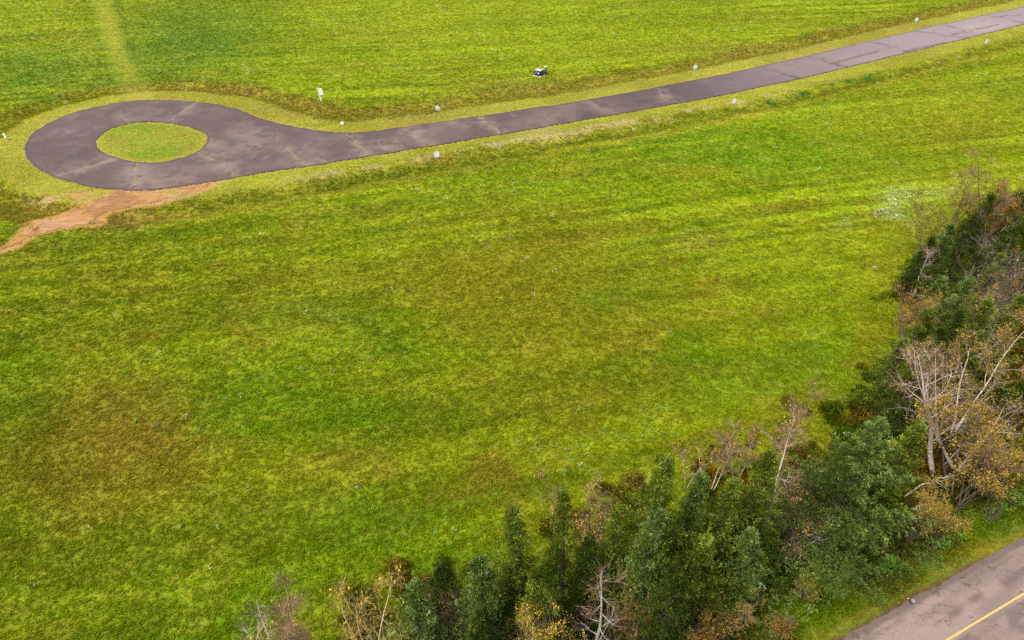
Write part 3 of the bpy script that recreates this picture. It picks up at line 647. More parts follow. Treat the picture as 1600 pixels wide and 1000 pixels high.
def decid_mesh(seed, H, Wd, stems=1, leafn=1500, twign=900, leaf=.10, lean=(0, 0), bark=None, leafm=None, twigm=None, fork=.3, limbs=11, tr=.11, upness=.55, leafzone=.0, bare_top=False, spread=1.0, taper=.9):
    """deciduous tree or shrub: stems > limbs > sub-branches > twigs (ribbons) and leaves"""
    r = np.random.default_rng(seed); tk = Acc(); cr = Acc(); ends = []
    def poly(p, d, L, n, wander, grav):
        pts = [p]; d = d.copy()
        for i in range(n):
            d = unit(d + r.normal(0, wander, 3) + np.array([0, 0, grav])); pts.append(pts[-1] + d * L / n)
        return np.array(pts), d
    for s in range(stems):
        az = r.uniform(0, 6.28); sp = (0 if stems == 1 else r.uniform(.1, .42) * spread)
        d = unit(np.array([math.cos(az) * sp + lean[0], math.sin(az) * sp + lean[1], 1.0]))
        hh = H * (1 if s == 0 else r.uniform(.65, .98))
        P, _ = poly(np.array([r.normal(0, .08) * (stems > 1), r.normal(0, .08) * (stems > 1), -.15]), d, hh / max(d[2], .5) * 1.02, 9, .07, .02)
        P[:, 2] *= hh / max(P[-1, 2], .1)
        r0 = tr * (1 if stems == 1 else .62) * H / 8
        tk.tube(P, r0 * (1 - np.linspace(0, 1, 10) * taper), 6)
        nl = int(limbs * (1 if stems == 1 else .7))
        for k in range(nl):
            t = fork + (1 - fork) * ((k + r.random()) / nl) ** .9; t = min(t, .97)
            i = t * 9; i0 = min(int(i), 8); p = P[i0] + (P[i0 + 1] - P[i0]) * (i - i0)
            az = k * 2.4 + r.normal(0, .4)
            d = unit(np.array([math.cos(az), math.sin(az), 0]) * (1 - upness) * 1.6 + np.array([0, 0, upness]) + .3 * (P[-1] - P[0]) / H)
            L = (Wd * .62 * (1.15 - t) + .12 * H * .5) * r.uniform(.7, 1.2)
            B, _ = poly(p, d, L, 6, .16, .03); rb = r0 * .42 * (1.1 - t)
            tk.tube(B, np.maximum(rb * (1 - np.linspace(0, 1, 7) * .85), .006), 4)
            for q in range(6):
                ti = r.uniform(.25, 1) * 6; j = min(int(ti), 5); p2 = B[j] + (B[j + 1] - B[j]) * (ti - j)
                d2 = unit(unit(B[j + 1] - B[j]) + r.normal(0, .55, 3) + [0, 0, .15]); L2 = L * r.uniform(.25, .5)
                C2, _ = poly(p2, d2, L2, 4, .2, .03)
                tk.tube(C2, np.maximum(rb * .4 * (1 - np.linspace(0, 1, 5) * .8), .0045), 3)
                for e in (1, 2, 3, 4): ends.append((C2[e], unit(C2[e] - C2[e - 1])))
            ends.append((B[-1], unit(B[-1] - B[-2]))); ends.append((B[-3], unit(B[-1] - B[-2])))
        ends.append((P[-1], np.array([0, 0, 1.0]))); ends.append((P[-2], np.array([0, 0, 1.0])))
    EP = np.array([e[0] for e in ends]); ED = np.array([e[1] for e in ends])
    ix = r.integers(0, len(EP), twign); D = unit(ED[ix] * .8 + r.normal(0, .55, (twign, 3)) + [0, 0, .12]) * (r.uniform(.25, .75, twign) * min(1.3, H / 6))[:, None]
    W = unit(np.cross(D, r.normal(0, 1, (twign, 3)))) * r.uniform(.004, .0085, twign)[:, None]; C = EP[ix]
    cr.leaves(C, D, W, r.uniform(0, 1, twign), 0)
    if leafn:
        k = r.integers(0, twign, leafn); C2 = C[k] + D[k] * r.uniform(.2, 1.1, leafn)[:, None] + r.normal(0, .07, (leafn, 3))
        keep = fbm(C2[:, 0] * .9 + seed, C2[:, 1] * .9 + C2[:, 2] * .8, seed, 2) > .38 + leafzone
        if bare_top: keep &= C2[:, 2] < H * r.uniform(.5, .85, leafn)
        C2 = C2[keep]; m = len(C2)
        DL = unit(r.normal(0, 1, (m, 3)) + [0, 0, -.1]) * (leaf * r.uniform(.7, 1.4, m))[:, None]; WL = unit(np.cross(DL, r.normal(0, 1, (m, 3)))) * (leaf * r.uniform(.28, .45, m))[:, None]
        cr.leaves(C2, DL, WL, r.beta(1.6, 1.6, m), 1)
    return tk.mesh("trunk", [bark or M_BARK], True), cr.mesh("crown", [twigm or M_TW, leafm or M_GOLD])

def solve_base(tx, ty, by):
    lo, hi = 0.0, 30.0
    for _ in range(40):
        h = (lo + hi) / 2; x, y = at(tx, ty, h); py = float(topx(x, y, 0)[1])
        if py < by: lo = h
        else: hi = h
    h = (lo + hi) / 2; x, y = at(tx, ty, h); return float(x), float(y), h
def plant(name, meshes, x, y, scale, rz, label, cat, group=None, parts=("trunk", "crown"), mats=None):
    t = empty(name, (x, y, gz1(x, y) - .03), rz); t.scale = scale
    tag(t, label, cat, group)
    for pn, me in zip(parts, meshes):
        o = bpy.data.objects.new(pn, me); COL.objects.link(o); o.parent = t
    return t

# ---------------------------------------------------------------- spruces
G1 = "spruces of the roadside tree belt"; G2 = "spruces of the belt up the right edge"
SPRUCES = [   # top px, base row px, crown width px, kind, variant, label
 (645,905,1075,100,'b',0,"grey green bushy spruce at the lower left end of the roadside belt",G1),
 (692,884,1010,92,'d',1,"dim dark spruce set back behind the two leftmost bushy spruces",G1),
 (746,868,1050,118,'b',1,"rounded grey green spruce right of the brown twig gap",G1),
 (803,792,1015,96,'g',0,"slender spruce with a thin pale bare stem beside its tip",G1),
 (886,762,990,92,'s',0,"sparse tall spruce with grey trunk showing near its top",G1),
 (968,792,965,92,'s',1,"thin olive spruce standing left of the tallest central spruce",G1),
 (1046,706,955,150,'g',2,"tallest central spruce of the roadside belt with a pointed top",G1),
 (1034,786,990,96,'b',2,"blue green topped spruce in front of the tallest central spruce",G1),
 (1098,736,935,66,'b',0,"short blue green tip showing between the central spruces",G1),
 (1150,738,930,112,'g',1,"broad spruce just left of the pointed narrow topped spruce",G1),
 (1206,696,905,96,'g',0,"pointed spruce at the right edge of the central clump beside the broken white trunk",G1),
 (1106,822,978,122,'g',2,"low full spruce filling the front of the central clump",G1),
 (1178,818,952,104,'b',1,"low green spruce at the lower right corner of the central clump",G1),
 (1060,876,1050,110,'d',0,"dark low spruce right of the grey dead trunk at the frame bottom",G1),
 (846,872,1060,100,'g',1,"full dark green spruce left of the grey dead trunk",G1),
 (925,836,985,84,'d',2,"gloomy spruce directly behind the grey dead trunk",G1),
 (752,948,1100,112,'d',1,"low spruce cut by the frame bottom below the brown twig gap",G1),
 (1382,640,872,196,'B',2,"biggest billowing spruce nearest the pale highway",G1),
 (1440,648,840,116,'g',1,"olive green spruce touching the right side of the biggest spruce",G1),
 (1548,304,412,64,'d',1,"dark pointed spruce furthest up the right edge belt",G2),
 (1486,350,430,52,'b',0,"small blue green spruce at the far field corner of the right belt",G2),
 (1508,366,455,60,'d',0,"dark spruce just below the olive thicket of the right belt",G2),
 (1472,438,520,50,'b',1,"little round blue green spruce among brown shrubs",G2),
 (1532,398,505,76,'d',2,"deep green spruce left of the fanning bare pinkish shrub",G2),
 (1456,486,612,90,'g',2,"bright edged green spruce leaning over the field edge",G2),
 (1414,536,650,72,'g',0,"low green spruce bulging furthest into the field from the right belt",G2),
 (1504,492,620,82,'d',1,"shadowed spruce behind the forked bare stem",G2),
 (1442,396,468,52,'d',0,"narrow dark spruce at the field edge beside a bare pale stem",G2),
 (1592,468,600,64,'g',1,"green spruce cut by the right frame edge",G2),
 (1446,560,690,92,'d',2,"very dark spruce behind the white bare birch",G2),
 (1566,402,520,70,'g',0,"green spruce partly hidden by the fanning bare pinkish shrub",G2),
 (1514,436,560,62,'b',1,"blue green spruce between the gold shrub and the deep green spruce",G2),
 (1590,340,450,56,'d',2,"dark spruce at the right frame edge below the brown alders",G2),
 (1548,468,600,66,'g',1,"green spruce tucked above the pale gold leaved birch",G2),
 (1474,520,640,60,'d',0,"dark spruce filling the gap right of the bright edged spruce",G2),
 (1460,372,430,40,'d',1,"small dark spruce on the upper field corner of the right belt",G2),
]
for i, (tx, ty, by, wpx, kd, v, lab, grp) in enumerate(SPRUCES):
    x, y, h = solve_base(tx, ty, by)
    dmid = float(topx(x, y, h * .35)[2]); Rm = wpx / 2 / (FPX / dmid)
    mat = {'g': M_SPR, 'b': M_SPB, 'd': M_SPD, 's': M_SPR, 'B': M_SPB}[kd]
    Rr = Rm * (1.95 if kd == 'B' else 1.8 if grp == G1 else 1.62)
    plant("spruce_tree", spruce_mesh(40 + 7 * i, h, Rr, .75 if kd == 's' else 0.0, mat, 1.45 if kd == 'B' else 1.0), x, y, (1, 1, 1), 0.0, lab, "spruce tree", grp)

# ---------------------------------------------------------------- deciduous trees and shrubs
G3 = "birches and bare trees along the belts"; G4 = "shrubs along the belts"
DEC = [  # name, cat, top px, base row, width px, options, label, group
 ("alder_tree","alder tree",1526,268,372,80,dict(spread=.6,stems=3,leafn=1500,twign=1700,leaf=.10,bark=M_DARKB,leafm=M_BRN,twigm=M_TW),"hazy brown alder with a dark forked trunk at the far corner of the right belt",G3),
 ("alder_tree","alder tree",1586,250,385,80,dict(spread=.6,stems=3,leafn=1500,twign=1700,leaf=.10,bark=M_DARKB,leafm=M_BRN,twigm=M_TW),"brown feathery alder against the right frame edge, highest in the picture",G3),
 ("alder_tree","alder tree",1562,290,400,56,dict(spread=.6,stems=2,leafn=1100,twign=1400,leaf=.13,bark=M_DARKB,leafm=M_ORNG,twigm=M_TW),"rust tinted alder just behind the dark pointed spruce",G3),
 ("shrub","shrub",1474,330,412,76,dict(stems=5,leafn=2600,twign=1500,leaf=.12,leafm=M_OLV),"olive thicket shrub where the right belt meets the field",G4),
 ("bare_shrub","shrub",1574,368,520,120,dict(stems=6,leafn=0,twign=1100,bark=M_BARK,twigm=M_TWP,upness=.6,fork=.2),"large bare shrub of fanning pinkish grey stems",G4),
 ("bare_tree","bare tree",1456,392,470,36,dict(stems=1,leafn=120,twign=500,leaf=.1,bark=M_BIRCH,leafm=M_PINK,twigm=M_TWP),"small bare pale tree at the field edge of the right belt",G3),
 ("shrub","shrub",1438,466,548,64,dict(stems=5,leafn=1700,twign=1400,leaf=.12,leafm=M_ORNG),"rusty brown leaved shrub on the field edge above the bright edged spruce",G4),
 ("shrub","shrub",1494,456,545,46,dict(stems=4,leafn=1200,twign=1200,leaf=.12,leafm=M_GOLD),"gold leaved shrub beside the little round spruce",G4),
 ("shrub","shrub",1584,440,560,70,dict(stems=5,leafn=800,twign=1000,leaf=.12,leafm=M_PINK,twigm=M_TWP),"pinkish brown dry shrub below the fanning bare shrub",G4),
 ("birch_tree","birch tree",1574,520,690,120,dict(stems=2,leafn=2400,twign=2400,leaf=.10,bark=M_BIRCH,leafm=M_GOLD),"pale gold leaved birch right of the forked bare stem",G3),
 ("dead_tree","dead tree",1522,496,600,34,dict(bx=1516,stems=2,leafn=60,twign=60,bark=M_DEAD,leafm=M_GOLD,limbs=3,fork=.6,tr=.16),"forked bare grey stem in front of a shadowed spruce",G3),
 ("birch_tree","birch tree",1454,548,742,124,dict(bx=1462,stems=1,leafn=160,twign=1500,leaf=.1,bark=M_BIRCHW,leafm=M_ORNG,twigm=M_TW,limbs=20,fork=.28,tr=.14,upness=.52),"leafless white birch with fanning branches in front of a very dark spruce",G3),
 ("birch_tree","birch tree",1516,562,738,140,dict(bx=1500,stems=3,leafn=1300,twign=1300,leaf=.10,bark=M_BIRCHW,leafm=M_GOLD,twigm=M_TWP,limbs=16,tr=.14),"half bare birch with white limbs and scattered gold leaves",G3),
 ("birch_tree","birch tree",1588,604,775,160,dict(stems=3,leafn=5200,twign=2400,leaf=.11,bark=M_BARK,leafm=M_GOLD),"full golden brown tree cut by the right frame edge",G3),
 ("shrub","shrub",1560,690,790,110,dict(stems=5,leafn=3400,twign=1400,leaf=.10,leafm=M_GOLD,bark=M_BARK),"amber shrub in front of the full golden brown tree",G4),
 ("shrub","shrub",1474,748,846,64,dict(spread=.7,stems=5,leafn=3200,twign=1400,leaf=.08,leafm=M_GOLD,twigm=M_TWY),"low gold leaved shrub right of the olive green spruce, nearest the highway",G4),
 ("birch_tree","birch tree",1086,696,770,50,dict(tr=.055,upness=.75,stems=2,leafn=900,twign=600,leaf=.11,bark=M_BIRCH,leafm=M_GOLD),"leftmost small gold birch at the field edge behind the central spruces",G3),
 ("birch_tree","birch tree",1144,668,775,60,dict(stems=2,leafn=900,twign=800,leaf=.10,bark=M_BIRCH,leafm=M_BRN,limbs=10,tr=.08,upness=.75),"twin stemmed white birch with thin brown crown at the field edge",G3),
 ("birch_tree","birch tree",1178,676,775,52,dict(stems=2,leafn=900,twign=700,leaf=.10,bark=M_BIRCH,leafm=M_ORNG,tr=.08,upness=.75),"small birch with coppery crown right of the twin stemmed white birch",G3),
 ("birch_tree","birch tree",1218,642,775,64,dict(tr=.07,upness=.7,stems=2,leafn=900,twign=1000,leaf=.10,bark=M_BARK,leafm=M_YEL,bare_top=False,leafzone=.08),"thin birch with a few bright yellow leaves at its top",G3),
 ("birch_tree","birch tree",1250,634,830,60,dict(stems=1,leafn=700,twign=900,leaf=.10,bark=M_BIRCH,leafm=M_BRN,bx=1196,limbs=10,tr=.07,upness=.85),"leaning white trunked birch between the central clump and the biggest spruce",G3),
 ("shrub","shrub",1282,752,868,46,dict(spread=.6,stems=4,leafn=900,twign=1200,leaf=.11,leafm=M_BRN,bark=M_BARK),"grey brown brush left of the biggest spruce",G4),
 ("shrub","shrub",1250,776,890,50,dict(spread=.6,stems=4,leafn=900,twign=1100,leaf=.11,leafm=M_BRN,bark=M_BARK),"brown brush below the leaning white birch",G4),
 ("dead_tree","dead tree",1214,768,872,26,dict(stems=1,leafn=0,twign=50,bark=M_DEAD,limbs=4,fork=.5,tr=.15),"broken white trunk against the right side of the central clump",G3),
 ("bare_shrub","shrub",1242,792,880,38,dict(spread=.7,stems=5,leafn=0,twign=500,bark=M_DEAD,twigm=M_TWP,lean=(.5,0),upness=.4),"dead bleached branches fanning out right of the broken white trunk",G4),
 ("dead_tree","dead tree",953,876,1035,82,dict(stems=1,leafn=90,twign=800,leaf=.11,bark=M_DEAD,leafm=M_ORNG,twigm=M_TW,limbs=17,fork=.12,tr=.13,upness=.25),"grey dead trunk with bare crooked branches at the frame bottom",G3),
 ("shrub","shrub",878,976,1110,78,dict(spread=.7,stems=6,leafn=7000,twign=1400,leaf=.07,leafm=M_YEL),"bright yellow shrub at the frame bottom left of the grey dead trunk",G4),
 ("shrub","shrub",996,900,1010,62,dict(stems=4,leafn=1500,twign=900,leaf=.11,leafm=M_ORNG),"orange leaved shrub right of the grey dead trunk",G4),
 ("shrub","shrub",1112,950,1035,84,dict(stems=6,leafn=3400,twign=1000,leaf=.11,leafm=M_ORNG),"amber and olive shrub at the frame bottom below the central clump",G4),
 ("shrub","shrub",1152,938,1000,40,dict(stems=5,leafn=700,twign=900,leaf=.1,leafm=M_BRN,twigm=M_TWY),"tan dry weed clump below the central clump",G4),
 ("shrub","shrub",1220,962,1000,34,dict(stems=5,leafn=1100,twign=500,leaf=.09,leafm=M_ORNG),"small rust brown bush on the roadside grass beside white flowers",G4),
 ("shrub","shrub",930,780,900,56,dict(stems=4,leafn=1500,twign=1200,leaf=.12,leafm=M_BRN),"copper shrub between the sparse tall spruce and the thin olive spruce",G4),
 ("bare_shrub","shrub",706,934,1040,60,dict(stems=8,leafn=200,twign=1800,leafm=M_BRN,twigm=M_TW,bark=M_DARKB,upness=.8),"dark brown twiggy gap filler between the two grey green spruces",G4),
 ("birch_tree","birch tree",398,926,1060,30,dict(spread=.25,taper=.88,stems=3,leafn=60,twign=500,leaf=.1,bark=M_BIRCHW,leafm=M_YEL,twigm=M_TWP,limbs=9,tr=.15),"white twin stemmed birch furthest left at the frame bottom",G3),
 ("birch_tree","birch tree",442,944,1070,46,dict(spread=.3,stems=3,leafn=500,twign=2600,leaf=.1,bark=M_TANB,leafm=M_BRN,twigm=M_TW),"hazy brown twigged birch right of the white twin stemmed birch",G3),
 ("shrub","shrub",434,974,1075,34,dict(spread=.5,stems=3,leafn=900,twign=500,leaf=.12,leafm=M_YEL,bark=M_TANB),"yellow leaved sapling in front of the hazy brown twigged birch",G4),
 ("bare_tree","bare tree",556,926,1075,40,dict(spread=.3,stems=3,leafn=420,twign=700,leaf=.12,bark=M_TANB,leafm=M_YEL,twigm=M_TWY,limbs=9,tr=.12),"pale tan bare tree with a few yellow leaves left of the spruces",G3),
 ("bare_tree","bare tree",596,962,1075,36,dict(spread=.6,stems=3,leafn=260,twign=600,leaf=.12,bark=M_TANB,leafm=M_ORNG,twigm=M_TWY),"low tan bare tree touching the lower left spruce",G3),
 ("shrub","shrub",1474,830,862,26,dict(stems=5,leafn=700,twign=200,leaf=.10,leafm=M_GRN),"small fresh green bush at the forest edge below the low gold leaved shrub",G4),
 ("shrub","shrub",1556,782,812,36,dict(stems=5,leafn=900,twign=200,leaf=.10,leafm=M_GRN),"low light green bush near the right end of the roadside grass",G4),
 ("shrub","shrub",1596,762,792,28,dict(stems=5,leafn=700,twign=160,leaf=.11,leafm=M_GRN),"bright green bush touching the right frame edge above the highway",G4),
 ("shrub","shrub",1392,872,898,24,dict(stems=5,leafn=800,twign=240,leaf=.10,leafm=M_GRN),"green bush at the foot of the biggest spruce",G4),
 ("shrub","shrub",1262,890,932,50,dict(stems=6,leafn=1800,twign=600,leaf=.11,leafm=M_OLV),"olive bush in the dip between the central clump and the biggest spruce",G4),
]
for i, (nm, cat, tx, ty, by, wpx, op, lab, grp) in enumerate(DEC):
    x, y, h = solve_base(tx, ty, by); bx = op.pop("bx", None)
    if bx is not None:
        xt = x; x = float(at(bx, by)[0]); op["lean"] = ((xt - x) / h, 0.0)
    dm_ = float(topx(x, y, h * .6)[2]); Wm = wpx / (FPX / dm_)
    me = decid_mesh(300 + i * 13, h, Wm, **op)
    plant(nm, me, x, y, (1, 1, 1), 0.0, lab, cat, grp)

# bleached fallen limbs poking out beside the olive green spruce
def fallen(pxs, h0, h1, seed, label):
    r = np.random.default_rng(seed); a = Acc()
    (x0, y0), (x1, y1) = [tuple(float(q) for q in at(px, py, hh)) for (px, py), hh in zip(pxs, (h0, h1))]
    p0 = np.array([x0, y0, h0]); p1 = np.array([x1, y1, h1]); L = np.linalg.norm(p1 - p0); g = gz1(x0, y0); org = np.array([x0, y0, g])
    s = np.linspace(0, 1, 7)[:, None]; P = p0 + (p1 - p0) * s + r.normal(0, .05 * L, (7, 3)) * (s > 0) * .6 - org
    if P[0, 2] > .25: P = np.vstack([[P[0, 0] - .5, P[0, 1] + .3, -.1], P])
    a.tube(P, np.linspace(.06, .015, len(P)), 5)
    for k in range(9):
        j = r.integers(2, len(P)); d = unit(unit(P[-1] - P[0]) + r.normal(0, .6, 3)); q = [P[j], P[j] + d * L * .22 + r.normal(0, .04, 3), P[j] + d * L * .42 + r.normal(0, .08, 3)]
        a.tube(q, [.022, .014, .006], 3)
    o = bpy.data.objects.new("fallen_branch", a.mesh("fallen_branch", [M_DEAD], True)); COL.objects.link(o); o.location = org
    tag(o, label, "branch", "bleached fallen limbs")
fallen([(1436,760),(1486,742)], 1.2, 2.4, 5, "upper bleached limb poking right from the olive green spruce")
fallen([(1430,795),(1462,780)], .5, 1.4, 6, "lower bleached crooked limb above the low gold leaved shrub")
fallen([(1510,690),(1580,706)], 3.0, 3.2, 7, "pale arching limb crossing in front of the amber shrub")

# ================================================================ UNDERGROWTH, FLOWERS (stuff)
def under_mat(name, vlo=.55, vhi=1.5):
    m = NT(name); a = m.n("ShaderNodeAttribute", attribute_name="gcol", attribute_type='INSTANCER'); t = m.n("ShaderNodeAttribute", attribute_name="tint")
    r = m.n("ShaderNodeObjectInfo").outputs["Random"]
    c = m.mulv(a.outputs["Color"], m.math('MULTIPLY', m.map(r, 0, 1, vlo, vhi), m.map(t.outputs["Fac"], 0, 1, .6, 1.45)))
    tr = m.n("ShaderNodeBsdfTranslucent"); df = m.n("ShaderNodeBsdfDiffuse"); mx = m.n("ShaderNodeMixShader"); mx.inputs[0].default_value = .25
    m.link(c, df.inputs[0]); m.link(c, tr.inputs[0]); m.link(df.outputs[0], mx.inputs[1]); m.link(tr.outputs[0], mx.inputs[2]); m.link(mx.outputs[0], m.out.inputs[0]); m.t.nodes.remove(m.b); return m.m
UM = under_mat("undergrowth leaves")
UG = bpy.data.collections.new("undergrowth clumps")
for q in range(5):
    r = np.random.default_rng(900 + q); a = Acc(); n = 260
    th_ = r.uniform(0, 6.283, n); rad = np.sqrt(r.uniform(0, 1, n)) * .5; hh = r.uniform(.0, 1, n) ** .7 * (.75 - .9 * rad ** 2)
    C = np.c_[np.cos(th_) * rad, np.sin(th_) * rad, hh]; D = unit(r.normal(0, 1, (n, 3)) + [0, 0, .5]) * r.uniform(.08, .2, n)[:, None]
    W = unit(np.cross(D, r.normal(0, 1, (n, 3)))) * r.uniform(.02, .05, n)[:, None]; a.leaves(C, D, W, np.clip(.3 + .5 * hh + r.normal(0, .15, n), 0, 1))
    for k in range(9):
        d = unit(np.r_[r.normal(0, .5, 2), 1.0]); a.tube([np.array([0, 0, -.05]), d * .4, d * .85 + r.normal(0, .05, 3)], [.012, .009, .004], 3)
    o = bpy.data.objects.new("clump", a.mesh("clump", [UM])); UG.objects.link(o)
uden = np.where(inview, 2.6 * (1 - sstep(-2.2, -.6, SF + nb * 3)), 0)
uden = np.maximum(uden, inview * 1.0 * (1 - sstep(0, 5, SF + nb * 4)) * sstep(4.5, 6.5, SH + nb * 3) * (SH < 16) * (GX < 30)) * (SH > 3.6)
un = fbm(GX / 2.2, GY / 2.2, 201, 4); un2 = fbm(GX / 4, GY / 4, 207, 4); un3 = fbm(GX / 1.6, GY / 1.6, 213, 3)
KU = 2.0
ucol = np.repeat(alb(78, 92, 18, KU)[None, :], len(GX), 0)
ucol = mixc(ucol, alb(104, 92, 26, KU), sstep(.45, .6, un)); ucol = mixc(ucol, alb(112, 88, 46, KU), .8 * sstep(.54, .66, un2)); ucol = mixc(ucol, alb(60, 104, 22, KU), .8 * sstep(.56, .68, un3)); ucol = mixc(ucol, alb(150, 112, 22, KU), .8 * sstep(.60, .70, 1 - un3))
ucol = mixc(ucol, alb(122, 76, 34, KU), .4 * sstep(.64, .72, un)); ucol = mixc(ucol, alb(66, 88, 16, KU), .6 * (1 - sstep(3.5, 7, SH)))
kf = (uden[GF] > .05).any(1); used, inv = np.unique(GF[kf], return_inverse=True)
ug = mesh_obj("undergrowth", np.c_[GX, GY, GZ][used], inv.reshape(-1, 4), None, attrs={"gcol": ('FLOAT_COLOR', ucol[used]), "dens": ('FLOAT', uden[used]), "hgt": ('FLOAT', (.6 + 1.0 * un2)[used])})
tag(ug, "tangled brown and green undergrowth beneath the trees", "undergrowth", kind="stuff"); scatter(ug, UG, 17, "dens", "hgt", .55, 1.5)

FL = bpy.data.collections.new("flower heads")
M_FL = plain("pale flower heads", (.75, .74, .66), .8, var=.05)
for q in range(3):
    V = []; F = []; rr = random.Random(50 + q)
    for b in range(3 + 2 * q):
        cx, cy, cz = rr.uniform(-.16, .16), rr.uniform(-.16, .16), rr.uniform(.12, .3); s = rr.uniform(.018, .034); i = len(V)
        V += [(cx - s, cy, cz), (cx, cy - s, cz), (cx + s, cy, cz), (cx, cy + s, cz), (cx, cy, cz + s * .8), (cx, cy, cz - s * .6)]
        F += [(i, i + 1, i + 4), (i + 1, i + 2, i + 4), (i + 2, i + 3, i + 4), (i + 3, i, i + 4), (i + 1, i, i + 5), (i + 2, i + 1, i + 5), (i + 3, i + 2, i + 5), (i, i + 3, i + 5)]
    o = mesh_obj("heads", V, F, M_FL, link=False, smooth=False); FL.objects.link(o)
fden = .03 * sstep(.55, .75, fbm(GX / 8, GY / 8, 221, 3)) + .006
fden += .5 * patch(1390, 318, 26, 14) + .25 * patch(1452, 306, 24, 12) + .08 * patch(1150, 225, 160, 26) + .10 * patch(330, 120, 140, 20) + .05 * patch(820, 290, 120, 20) + 1.0 * patch(1228, 952, 12, 10)
fden = fden * inview * (SR > 3) * (SH > 1.5) * (SF > -1) * (DM < .1) * (SI > 1)
kf = (fden[GF] > .004).any(1); used, inv = np.unique(GF[kf], return_inverse=True)
fo = mesh_obj("wildflowers", np.c_[GX, GY, GZ][used], inv.reshape(-1, 4), None, attrs={"dens": ('FLOAT', fden[used]), "hgt": ('FLOAT', np.interp(GY, [0, 50, 180], [.9, 1.15, 1.7])[used])})
tag(fo, "tiny pale flower heads speckling the meadow", "wildflowers", kind="stuff"); scatter(fo, FL, 23, "dens", "hgt", .7, 1.3)

# grey green broad leaved weeds in loose patches
WM = under_mat("broad leaved weeds", .7, 1.35); WG = bpy.data.collections.new("weed rosettes")
for q in range(3):
    r = np.random.default_rng(950 + q); a = Acc(); n = 26; th_ = r.uniform(0, 6.283, n)
    C = np.c_[r.normal(0, .07, (n, 2)), r.uniform(.02, .12, n)]; D = np.c_[np.cos(th_), np.sin(th_), r.uniform(.3, 1.2, n)]; D = unit(D) * r.uniform(.08, .16, n)[:, None]
    W = unit(np.cross(D, np.array([0, 0, 1.0]))) * r.uniform(.02, .034, n)[:, None]; a.leaves(C, D, W, r.uniform(.2, .9, n)); o = bpy.data.objects.new("rosette", a.mesh("rosette", [WM])); WG.objects.link(o)
wp = fbm(GX / 4, GY / 3, 231, 4); wden = 1.6 * sstep(.65, .72, wp) * sstep(.5, .6, fbm(GX / 22, GY / 22, 237, 2)) + .06
for (px, py, rx, ry, w) in [(975,690,70,45,3),(890,740,70,34,3),(1050,650,60,30,1.5),(700,840,80,40,1),(430,530,40,12,1.6),(580,382,14,5,4),(250,670,50,26,1.2),(1390,318,26,14,9),(1452,306,22,10,3),(1310,335,12,12,3),(1180,230,160,30,.25),(1040,505,40,10,1.0),(1280,580,30,30,1.0),(1430,890,50,10,2.5),(660,500,20,10,1)]: wden = wden + w * patch(px, py, rx, ry) * sstep(.4, .6, n3)
wden = wden * inview * (SR > 4) * (SH > 1.2) * (SF > -.5) * (DM < .1) * (SI > 1)
wcol = np.repeat(alb(110, 150, 36)[None, :], len(GX), 0); wcol = mixc(wcol, alb(136, 160, 76), sstep(.5, .6, n3)); wcol = mixc(wcol, alb(206, 212, 170), np.clip(patch(1390, 318, 30, 17) + .6 * patch(1452, 306, 24, 12), 0, 1))
kf = (wden[GF] > .02).any(1); used, inv = np.unique(GF[kf], return_inverse=True)
wo = mesh_obj("weeds", np.c_[GX, GY, GZ][used], inv.reshape(-1, 4), None, attrs={"gcol": ('FLOAT_COLOR', wcol[used] * 1.2), "dens": ('FLOAT', wden[used]), "hgt": ('FLOAT', np.interp(GY, [0, 50, 180], [.75, .85, 1.0])[used])})
tag(wo, "grey green broad leaved weeds in loose patches in the meadow", "weeds", kind="stuff"); scatter(wo, WG, 29, "dens", "hgt", .6, 1.4)
# ================================================================ SMALL THINGS
class MB:
    """collects boxes, cylinders and outlines into one bmesh"""
    def __init__(s): s.bm = __import__("bmesh").new(); s.B = __import__("bmesh")
    def box(s, c, d, rz=0.0, bev=0.0):
        r = s.B.ops.create_cube(s.bm, size=1.0); vs = r["verts"]
        s.B.ops.scale(s.bm, vec=d, verts=vs)
        if rz: s.B.ops.rotate(s.bm, cent=(0, 0, 0), matrix=__import__("mathutils").Matrix.Rotation(rz, 3, 'Z'), verts=vs)
        s.B.ops.translate(s.bm, vec=c, verts=vs)
        if bev: s.B.ops.bevel(s.bm, geom=list({e for v in vs for e in v.link_edges}), offset=bev, segments=2, affect='EDGES', profile=.6)
        return s
    def cyl(s, c, r1, r2, h, seg=20):
        r = s.B.ops.create_cone(s.bm, cap_ends=True, segments=seg, radius1=r1, radius2=r2, depth=h); s.B.ops.translate(s.bm, vec=(c[0], c[1], c[2] + h / 2), verts=r["verts"]); return s
    def plate(s, outline, y, th):
        """outline in the x-z plane, given a thickness along y"""
        f = [s.bm.verts.new((x, y - th / 2, z)) for x, z in outline]; b = [s.bm.verts.new((x, y + th / 2, z)) for x, z in outline]; n = len(f)
        s.bm.faces.new(f); s.bm.faces.new(b[::-1])
        for i in range(n): s.bm.faces.new((f[i], b[i], b[(i + 1) % n], f[(i + 1) % n]))
        return s
    def build(s, name, mat, parent=None, smooth=False):
        s.B.ops.recalc_face_normals(s.bm, faces=s.bm.faces)
        me = bpy.data.meshes.new(name); s.bm.to_mesh(me); s.bm.free(); me.materials.append(mat)
        if smooth: me.polygons.foreach_set("use_smooth", np.ones(len(me.polygons), bool))
        o = bpy.data.objects.new(name, me); COL.objects.link(o)
        if parent: o.parent = parent
        return o
P_WHITE = plain("white sign paint", (.70, .70, .70), .45, var=.04); P_STAKE = plain("weathered wood stake", (.30, .24, .16), .9, var=.25)
